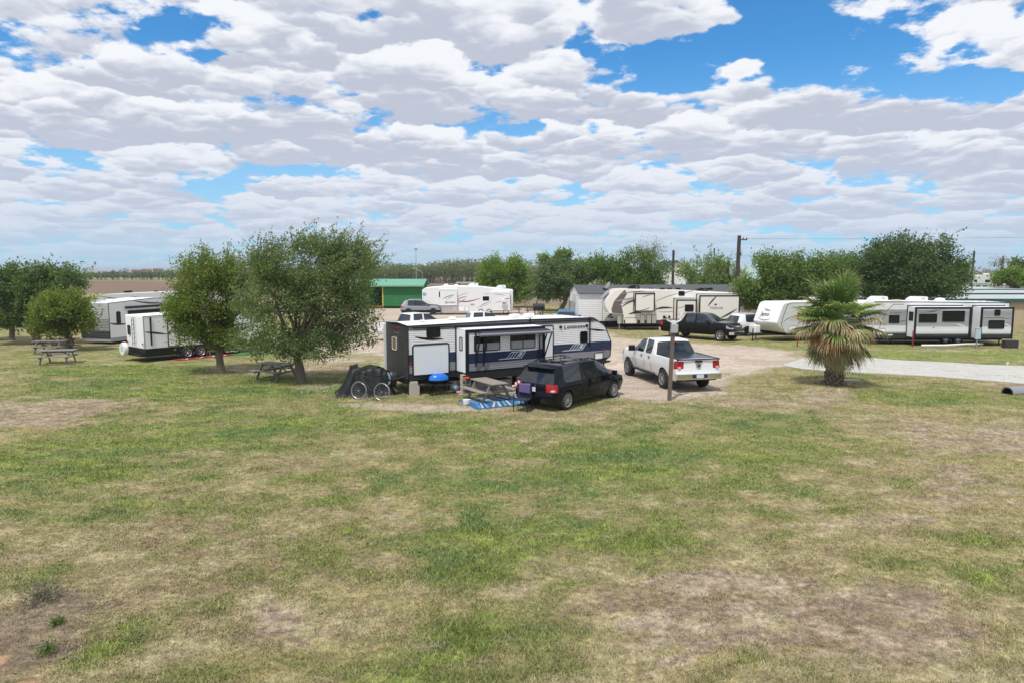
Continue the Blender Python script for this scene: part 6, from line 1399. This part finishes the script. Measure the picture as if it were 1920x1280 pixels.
# ------------------------------------------------------------ fan palm
def palm():
    r = np.random.default_rng(91); base = (13.97, 29.29); Y = base[1]; S = Y / 1280
    root = empty('fan_palm', (*base, 0), 0, 'fan palm with hanging dead straw-coloured fronds on the lawn before the pale road', 'palm tree')
    t = MB(); prof = [(.52, -.1), (.46, .05), (.36, .2), (.32, .6), (.33, 1.2), (.36, 1.9), (.34, 2.5), (.20, 3.0), (.05, 3.1)]
    t.lathe(prof, mat('palm_core', (.10, .08, .06), .95, bump=1.0, bscale=14), 20)
    bm_ = mat('palm_boots', (.21, .17, .13), .95, var=.4, vscale=8)
    for i in range(150):                                            # old leaf bases criss-cross the trunk
        a = i * 2.399; z = .05 + 1.75 * i / 150; rad = np.interp(z, [p[1] for p in prof], [p[0] for p in prof]) - .02
        c, s = math.cos(a), math.sin(a); tn = np.array([-s, c, 0]); o = np.array([c, s, 0]); L = r.uniform(.12, .24); k = 1 if i % 2 else -1
        p = o * rad + (0, 0, z); q = p + o * .07 + tn * k * L * .55 + (0, 0, L * .7)
        t.tube([p, (p + q) / 2 + o * .025, q], [.05, .04, .018], bm_, 5)
    t.build('trunk', root, smooth=40)
    M = bpy.data.materials.new('palm_leaf'); M.use_nodes = True; q = N(M.node_tree); b = M.node_tree.nodes['Principled BSDF']; b.inputs['Roughness'].default_value = .45
    cc = q.n('ShaderNodeAttribute', attribute_name='tint').outputs['Color']; q.nt.links.new(cc, b.inputs['Base Color'])
    tr = q.n('ShaderNodeBsdfTranslucent'); q.nt.links.new(cc, tr.inputs['Color']); mx = q.n('ShaderNodeMixShader'); mx.inputs[0].default_value = .25
    q.nt.links.new(b.outputs[0], mx.inputs[1]); q.nt.links.new(tr.outputs[0], mx.inputs[2]); q.nt.links.new(mx.outputs[0], M.node_tree.nodes['Material Output'].inputs['Surface'])
    G1, G2, OR, TN = np.array([.10, .18, .035]), np.array([.21, .31, .075]), np.array([.46, .27, .12]), np.array([.50, .39, .22])
    def frond(az, el, plen, fan, dead, droop, z0, tip=.4, pd=None):
        pd = droop if pd is None else pd
        """petiole from the crown, then a pleated fan whose segment tips hang"""
        z0 = z0 + r.uniform(-.26, .22) * (el < .75); c, s = math.cos(az), math.sin(az); V = []; F = []; T = []
        o = np.array([c * .16, s * .16, z0]); d = np.array([c * math.cos(el), s * math.cos(el), math.sin(el)])
        hub = o; pts = [o]; dv = d.copy()
        for i in range(7):
            dv = dv + np.array([0, 0, -pd * .10]); dv /= np.linalg.norm(dv); hub = hub + dv * plen / 7; pts.append(hub)
        side = np.cross(dv, [0, 0, 1.0]); side /= np.linalg.norm(side) + 1e-9; up = np.cross(side, dv)
        for i in range(7):
            w = .028 * (1 - i / 10)
            k = len(V); V += [pts[i] - side * w, pts[i] + side * w, pts[i + 1] + side * w * .85, pts[i + 1] - side * w * .85]; F.append([k, k + 1, k + 2, k + 3]); T += [G1 * 1.5 * (1 - dead) + TN * dead] * 4
            k = len(V); V += [pts[i] - up * w, pts[i] + up * w, pts[i + 1] + up * w * .85, pts[i + 1] - up * w * .85]; F.append([k, k + 1, k + 2, k + 3]); T += [G1 * 1.3 * (1 - dead) + TN * dead] * 4
        nseg = 34
        cg = (G1 * (1 - r.random()) + G2 * r.random() * 1.1); cg = np.clip(cg, .02, .4); dd = TN if r.random() < .6 else OR
        for i in range(nseg):
            u = i / (nseg - 1) * 2 - 1; a = u * R(118); L = fan * (1 - .28 * abs(u) ** 1.6) * r.uniform(.86, 1.06)
            if dead > .5 and r.random() < .12: continue
            ca, sa = math.cos(a), math.sin(a); v = dv * ca + side * sa; v = v + up * (.22 * abs(math.sin(a)) + (.05 if i % 2 else -.03)); v /= np.linalg.norm(v)
            wd = fan * .052; wv = np.cross(v, up); wv /= np.linalg.norm(wv) + 1e-9; p = hub.copy(); steps = 8; prev = None; hang = droop * r.uniform(.7, 1.3)
            for j in range(steps + 1):
                f = j / steps; w = wd * (.25 + 1.5 * f if f < .5 else 1.0 * (1 - (f - .5) / .5) ** .8 + .03)
                up2 = np.array([0, 0, .35 * w * (1 if i % 2 else -1)])
                col = cg * (1 - dead) + dd * dead
                mixf = np.clip((f - (1 - tip)) / .35, 0, 1) * (1 - dead) * .75; col = col * (1 - mixf) + (TN * .9) * mixf
                e = [p - wv * w * .5 + up2, p + wv * w * .5 - up2]; k = len(V); V += e; T += [col * r.uniform(.85, 1.15)] * 2
                if prev is not None: F.append([prev, prev + 1, k + 1, k])
                prev = k; v = v + np.array([0, 0, -1.0]) * hang * (.03 + .26 * f * f) * (2.1 if f > .5 else .9) / 1.0; v /= np.linalg.norm(v); p = p + v * L / steps
        V = np.array(V); me = bpy.data.meshes.new('frond'); me.from_pydata([tuple(v) for v in V], [], F); me.materials.append(M); me.update(); put_attr(me, 'tint', np.array(T))
        link('frond', me, root)
    zc = 2.75; n = 0
    for i in range(14):  # upright green
        frond(i * 2.399 + .4, R(r.uniform(40, 82)), r.uniform(.8, 1.35), r.uniform(1.05, 1.3), 0, r.uniform(.5, 1.1), zc, .3, .3)
    for i in range(11):  # spreading green
        frond(i * 2.399 + 1.1, R(r.uniform(22, 46)), r.uniform(.85, 1.15), r.uniform(.95, 1.1), 0, r.uniform(.6, .95), zc, .35, .4)
    for i in range(15):  # dying, out on long stalks and hanging
        frond(i * 2.399 + 2.0, R(r.uniform(4, 34)), r.uniform(.85, 1.2), r.uniform(.8, 1.0), r.choice([.25, .6, .9, 1.0]), r.uniform(2.2, 3.2), zc - .15, .6, .5)
    for i in range(10):
        frond(i * 2.399 + 1.5, R(r.uniform(-6, 18)), r.uniform(.55, 1.1), r.uniform(.8, 1.0), r.choice([.6, 1.0, 1.0]), r.uniform(2.0, 3.0), zc - .3, .6, .5)
    for i in range(9):
        frond(i * 2.399 + .7, R(r.uniform(4, 34)), r.uniform(.35, .75), r.uniform(.8, 1.0), r.choice([0, 0, .2, .7]), r.uniform(1.4, 2.2), zc - .02, .5, .4)
    for i in range(9):
        frond(i * 2.399 + .1, R(r.uniform(-14, 16)), r.uniform(.8, 1.2), r.uniform(.85, 1.05), r.choice([0, 0, .15]), r.uniform(1.2, 2.0), zc - .25, .5, .5)
    for i in range(17):  # skirt: green and straw fans folded down
        frond(i * 2.399 + .9, R(r.uniform(-40, -8)), r.uniform(.6, .95), r.uniform(.85, 1.05), r.choice([0, 0, 0, .25, .5, .8]), r.uniform(.9, 1.4), zc - .6, .6)
    for i in range(12):
        frond(i * 2.399 + .2, R(r.uniform(-58, -38)), r.uniform(.5, .8), r.uniform(.62, .8), r.choice([0, .1, .5, .9]), r.uniform(.8, 1.1), zc - .72, .6)
palm()

# ------------------------------------------------------------ buildings, walls, poles
def mobile_home():
    o = (5.9, 60); r = empty('mobile_home', (*o, 0), 6, 'long white mobile home with a dark grey gabled roof, left of the cream fifth-wheel', 'mobile home')
    S = siding('white_lap_siding', [(0, (.80, .81, .83)), (.5, (.84, .85, .87))], .16, 1.2); Wd = 4.2; L = 15; e = 3.0; rg = 3.62
    a = MB(); a.box(0, L, 0, Wd, .55, e, S); a.add([(0, 0, e), (0, Wd, e), (0, Wd / 2, rg)], [(0, 1, 2)], S); a.add([(L, 0, e), (L, Wd, e), (L, Wd / 2, rg)], [(0, 1, 2)], S); a.build('wall', r)
    a = MB(); m = mat('grey_shingle', (.085, .09, .10), .9, var=.25, vscale=5, bump=.6)
    for sd in (0, 1):
        y0, y1 = (-.22, Wd / 2) if sd == 0 else (Wd + .22, Wd / 2); k = .22 * (rg - e) / (Wd / 2)
        a.prism([(y0, e - k), (y1, rg), (y1, rg + .07), (y0, e - k + .07)], -.12, L + .12, m, axis='x')
    ro = a.build('roof', r); b = MB()
    for x in (2.3, 6.5, 9.0, 12.0): b.box(x, x + .35, .55, .85, 3.25, 3.42, M_blk)
    b.build('vent', ro)
    a = MB(); a.box(.02, L, -.015, .0, e - .24, e - .05, M_white); a.box(-.02, .09, -.02, .02, .5, e - .24, M_white); a.box(2.05, 2.12, -.02, .0, .5, e - .24, mat('trim_grey', (.4, .41, .43))); a.build('trim', r)
    a = MB(); a.box(.05, L, .05, Wd, .0, .54, M_under); a.build('underfloor', r)
    e_ = end_rot(Wd)
    panel(r, 'meter_panel', 1.35, 3.0, .9, 2.9, mat('panel_grey', (.55, .56, .57)), None, r=.02, t=.05, **e_); panel(r, 'cooling_unit', .5, 1.15, 1.3, 2.15, mat('vent_grey', (.25, .25, .26)), M_plas, r=.02, t=.35, **e_); panel(r, 'cooling_unit', 1.9, 2.6, 1.2, 2.1, mat('vent_brown', (.16, .14, .12)), M_plas, r=.02, t=.35, **e_)
mobile_home()

def cabin():
    o = ((-16.29, 90, 1.3)[0] - 4.2, 90); r = empty('cabin', (*o, 0), 0, 'bright green cabin with a pale green metal roof and yellow corner post', 'cabin'); Ls = 8.6
    g = siding('green_boards', [(0, (.012, .135, .032)), (.3, (.015, .16, .042))], .28, 1.0, rough=.7); rf = mat('green_metal_roof', (.13, .36, .24), .45, var=.08, vscale=.6)
    a = MB(); a.box(3.5, Ls, 0, 6, .25, 3.0, g); a.build('wall', r)
    a = MB(); a.box(-1.5, 3.5, 2.6, 6, .25, 3.0, mat('porch_green', (.01, .10, .03), .8)); a.build('porch_wall', r)
    a = MB(); [a.prism(p, -1.9, Ls + .35, rf, axis='x') for p in ([(-.5, 2.95), (3, 3.75), (3, 3.82), (-.5, 3.02)], [(6.5, 2.95), (3, 3.75), (3, 3.82), (6.5, 3.02)])]; a.prism([(0, 3.0), (6, 3.0), (3, 3.74)], Ls - .02, Ls + .02, g, axis='x'); a.build('roof', r)
    a = MB(); a.box(3.42, 3.54, -.06, .06, 0, 2.98, mat('yellow_paint', (.70, .58, .05), .6)); a.build('corner_post', r)
    a = MB(); a.box(-1.9, 3.5, -.6, 2.6, .15, .32, mat('red_deck', (.28, .07, .04), .8)); a.build('deck', r)
    win(r, 2.3, 3.0, 1.4, 2.2, y=2.6, r=.01, fm=mat('dull_yellow', (.35, .30, .08)))
    a = MB(); a.box(-1.9, Ls + .35, -.54, -.50, 2.86, 2.95, mat('pale_green_trim', (.22, .34, .20))); a.build('fascia', r)
cabin()

def white_house():
    r = empty('house', ((28.36, 118, 0.15)[0], 118), 0, 'white gable-ended house with a green roof edge behind the feathery tree', 'house'); a = MB(); wl = mat('house_white', (.72, .73, .72), .7)
    a.box(-3.8, 3.8, 0, 12, 0, 4.2, wl); a.prism([(-3.8, 4.2), (3.8, 4.2), (0.0, 6.5)], 0, 12, wl); a.build('wall', r)
    a = MB(); rm = mat('house_roof_green', (.28, .38, .34), .6)
    for sd in (-1, 1): a.prism([(0, 6.55), (0, 6.7), (sd * 4.3, 4.1), (sd * 4.3, 3.95)], -.4, 12.4, mat('house_eave', (.02, .035, .03)) if sd < 0 else rm)
    a.build('roof', r); a = MB(); a.box(3.8, 22, 2, 10, 0, 3.6, wl); a.build('wing', r); a = MB(); a.prism([(1.6, 3.5), (1.6, 3.62), (6, 6.1), (10.4, 3.62), (10.4, 3.5)], 3.0, 22.4, rm, axis='x'); a.build('wing_roof', r)
    a = MB(); a.box(.6, 1.5, -.03, 0, .9, 2.2, M_glass); a.build('window', r)
white_house()

def sheds():
    """rows of long low storage sheds, grey metal roofs with green trim"""
    tan = siding('tan_metal_wall', [(0, (.44, .35, .24)), (.2, (.48, .385, .27))], .30, .8, rough=.6, axis=0, dirt=.1); gr = mat('shed_green', (.02, .10, .075), .5); rf = mat('shed_roof', (.50, .53, .53), .4, metal=.2, var=.12, vscale=.4)
    for (x0, x1, y, h, d, lab) in ((18.3, 62, 60, 2.45, 8, 'nearest long tan storage shed behind the trailers at right'), (30, 100, 76, 2.42, 8, 'middle long storage shed with a grey roof and green edge'), (36, 130, 93, 2.40, 8, 'farthest long storage shed with a grey roof and green edge')):
        r = empty('storage_shed', (x0, y, 0), 0, lab, 'storage shed', 'rows of storage sheds'); L = x1 - x0
        a = MB(); a.box(0, L, 0, d, 0, h, tan); a.build('wall', r)
        a = MB(); a.prism([(-.25, h), (d / 2, h + .20), (d / 2, h + .28), (-.25, h + .08)], -.2, L + .2, rf, axis='x'); a.prism([(d + .25, h), (d / 2, h + .20), (d / 2, h + .28), (d + .25, h + .08)], -.2, L + .2, rf, axis='x'); a.build('roof', r)
        a = MB(); a.box(-.22, L + .22, -.32, -.25, h - .22, h + .06, gr); a.build('gutter', r)
sheds()
def back_wall():
    r = empty('storage_shed', (-4, 98, 0), -2, 'long low tan building with a white roof edge beyond the smoker grill', 'storage shed'); w = mat('beige_wall', (.46, .38, .31), .8, var=.08)
    a = MB(); a.box(0, 19, 0, 7, 0, 1.75, w); a.build('wall', r)
    a = MB(); a.prism([(-.2, 1.75), (3.5, 2.1), (7.2, 1.75), (7.2, 1.68), (-.2, 1.66)], -.2, 19.2, mat('pale_roof', (.55, .66, .62), .5), axis='x'); a.build('roof', r)
    for x in (5.8, 10.8, 15.8):
        a = MB(); a.tube([(x, -.3, 0), (x, -.3, 2.0)], .04, M_steel); a.build('post', r)
back_wall()
def far_park():
    W_ = [('fifth_wheel_trailer', 'grey-white trailer in the far park at right, left of the pair beyond the sheds', 1829, 168, 8.5, 3.6, (.62, .62, .62)), ('fifth_wheel_trailer', 'pale trailer with dark windows in the far park at right, below the farther pole', 1857, 176, 9, 3.9, (.66, .63, .60))]
    for nm, lab, px, Y, L, h, c in W_:
        x = (px - 960) / 1280 * Y; r = empty(nm, (x - L / 2, Y), 0, lab, 'trailer'); m = mat('far_shell_%d' % px, c, .5)
        out = fillet([(0, .6), (L, .6), (L, h - .2), (1, h), (0, h - .9)], [0, 0, .2, .5, .4], 3); rv_body(r, out, 2.5, m, m, m, m)
        for k, xx in enumerate((1.2, 3.4, 6.2)): win(r, xx, xx + (1.3 if k != 1 else .8), 1.9, 2.7, r=.1)
        graphic(r, [swoosh([(1, 1.2), (3, 1.4), (5, 1.9)], .2)], C_br); air_con(r, 3, 1.2, h, L=1.2)
        for xx in (4, 5): wheel(r, xx, .1, .38, .24)
    r = empty('booth', ((1831 - 960) / 1280 * 140 - 2.2, 140), 0, 'small white booth with a pale green flat roof beyond the sheds at right', 'booth'); a = MB(); a.box(0, 4.4, 0, 3, 0, 2.3, M_white); a.build('wall', r); a = MB(); a.box(-.4, 4.8, -.4, 3.4, 2.3, 2.5, mat('pale_green_roof', (.35, .52, .46))); a.build('roof', r)
    for x in (.4, 1.8, 3.2): win(r, x, x + .9, 1.1, 1.9, r=.02)
    simple('brick_wall', 'pinkish low wall beside the booth beyond the sheds', 'wall', ((1853 - 960) / 1280 * 140, 141), 0, lambda a: (a.box(-1.6, 9, 0, .3, 0, 1.9, mat('pink_wall', (.46, .31, .26), .8, var=.1)), a.box(-1.65, 9.05, -.05, .35, 1.9, 1.98, M_concrete)))
    simple('canopy', 'small flat pale green canopy on a post behind the white fifth-wheel', 'canopy', ((-7.67, 120, 1.93)[0], 120), 0, lambda a: (a.box(-2.2, 2.2, 0, 3, 2.75, 2.9, mat('pale_green_roof', (.35, .52, .46))), a.tube([(-1.6, .2, 0), (-1.6, .2, 2.75)], .08, M_blk), a.tube([(1.9, .2, 0), (1.9, .2, 2.75)], .08, M_blk)))
    for k, (px, c) in enumerate(((470, (.45, .30, .22)), (487, (.36, .22, .16)), (513, (.50, .38, .28)), (250, (.45, .30, .22)), (268, (.5, .36, .28)), (290, (.33, .2, .16)))):
        Y = 640; s = Y / 1280; x = (px - 960) * s; r = empty('far_house', (x, Y), 0, 'small far house on the horizon, number from the left: ' + str(k), 'house', 'houses on the horizon')
        h = 4.2 + (k % 3) * .5; a = MB(); a.box(0, 6, 0, 8, 0, h, mat('far_wall_%d' % k, c, .9)); a.build('wall', r); a = MB(); a.prism([(-.4, h), (6.4, h), (4.6, h + 1.4), (1.4, h + 1.4)], -.5, 8.5, mat('far_roof', (.22, .12, .10), .9)); a.build('roof', r)
        r['label'] = ['tan roofed house on the horizon just left of the largest tree, leftmost there', 'brown house on the horizon, second along from the yellowish tree', 'pale house on the horizon half behind the largest tree', 'tan house on the horizon at left, left of its two neighbours', 'pale tan house in the middle of the three at left on the horizon', 'dark brown house on the horizon, nearest the yellowish tree'][k]
far_park()

def pole(label, x, Y, h, rad, arm=None, tfm=False, cat='utility pole', lean=0.0):
    r = empty('utility_pole', (x, Y), 0, label, cat, 'wooden utility poles'); a = MB(); a.tube([(0, 0, -.3), (lean, 0, h)], [rad * 1.15, rad * .85], M_pole, 10); a.build('pole', r, smooth=60)
    if arm: a = MB(); a.box(lean, lean + arm, -.06, .06, h - .45, h - .35, M_pole); [a.lathe([(.001, .16), (.05, .14), (.06, 0)], M_blk, 8, 'z', (lean + arm * q, 0, h - .35)) for q in (.5, .95)]; a.build('crossarm', r)
    if tfm: a = MB(); a.lathe([(.001, 0), (.20, .0), (.20, .62), (.001, .66)], M_steel, 16, 'z', (-.50, 0, h * .55)); a.build('transformer', r, smooth=40); a = MB(); a.box(.1, .35, -.05, .05, h - 1.9, h - 1.6, M_blk); a.tube([(.1, 0, h - 1.5), (.45, 0, h - 1.4), (.42, 0, h - 1.9)], .02, M_blk, 5); a.build('cutout', r)
    return (x + lean, Y, h)
def sx(px, Y): return (px - 960) / 1280 * Y * .998
p1 = pole('tall dark utility pole with a small side arm, right of the cream fifth-wheel', sx(1380, 66), 66, 5 + (507 - 443) * 66 / 1280, .20, .75, True, lean=.14)
p2 = pole('shorter dark utility pole in front of the white gabled house', sx(1261, 88), 88, 5 + (507 - 470) * 88 / 1280, .18)
p3 = pole('far pale pole seen over the feathery tree', sx(1337, 150), 150, 5 + (507 - 466) * 150 / 1280, .16)
p4 = pole('leaning dark utility pole just right of the tallest tree', sx(1818, 110), 110, 5 + (507 - 472) * 110 / 1280, .18, lean=.3)
p5 = pole('dark utility pole farthest right above the far park', sx(1876, 150), 150, 5 + (507 - 481) * 150 / 1280, .20)
def cable(label, a, b, sag, rad=.011):
    m = MB(); A, B = Vector(a), Vector(b); m.tube([A.lerp(B, t) - Vector((0, 0, sag * 4 * t * (1 - t))) for t in [i / 16 for i in range(17)]], rad, M_blk, 4); tag(m.build('power_line'), label, 'power line')
off = Vector((.55, 0, -.3))
cable('power line running right from the top of the tall pole', Vector(p1) + off, (90, 62, 9.4), .5)
cable('lower power line running right from the tall pole behind the trees', Vector(p1) + Vector((.1, 0, -1.9)), Vector(p4) + Vector((0, 0, -.4)), .7)
cable('power line from the leaning pole out of the picture at right', Vector(p4) + Vector((0, 0, -.4)), (140, 112, 9.0), .4)
cable('slack wire from the short pole down to the white house', Vector(p2) + Vector((0, 0, -.1)), (sx(1300, 118), 118, 5.2), .5)
cable('slack wire from the short pole down into the trees at its left', Vector(p2) + Vector((0, 0, -.1)), (sx(1235, 92), 92, 5.4), .3)
def mast():
    Y = 230; r = empty('light_mast', (sx(781, Y), Y), 0, 'thin tall light mast on the horizon above the green cabin', 'light mast'); h = 5 + (507 - 469) * Y / 1280; a = MB(); a.tube([(0, 0, 0), (0, 0, h)], [.16, .10], M_steel, 6); a.build('pole', r)
    a = MB(); a.box(-.5, .5, -.15, .15, h - .1, h + .45, M_steel); a.build('lamp_head', r)
    simple('street_lamp', 'small lamp on a curved arm at the right end of the green cabin roof', 'street lamp', ((-12.16, 93, 3.34)[0], 93), 0, lambda a: (a.tube([(0, 0, 0), (0, 0, 4.6), (-.1, 0, 4.8), (-1.0, 0, 5.25)], .05, M_steel, 6), a.box(-1.4, -.9, -.1, .1, 5.2, 5.32, M_steel)))
mast()

# ------------------------------------------------------------ air
def haze():
    m = bpy.data.materials.new('haze'); m.use_nodes = True; nt_ = m.node_tree; nt_.nodes.remove(nt_.nodes['Principled BSDF'])
    v = nt_.nodes.new('ShaderNodeVolumePrincipled'); v.inputs['Color'].default_value = (.80, .88, 1, 1); v.inputs['Density'].default_value = .0003; v.inputs['Anisotropy'].default_value = .2
    nt_.links.new(v.outputs[0], nt_.nodes['Material Output'].inputs['Volume'])
    a = MB(); a.box(-6100, 6100, -6100, 6100, -3, 14, m); tag(a.build('haze'), 'thin pale haze over the plain', 'haze', kind='stuff')
haze()
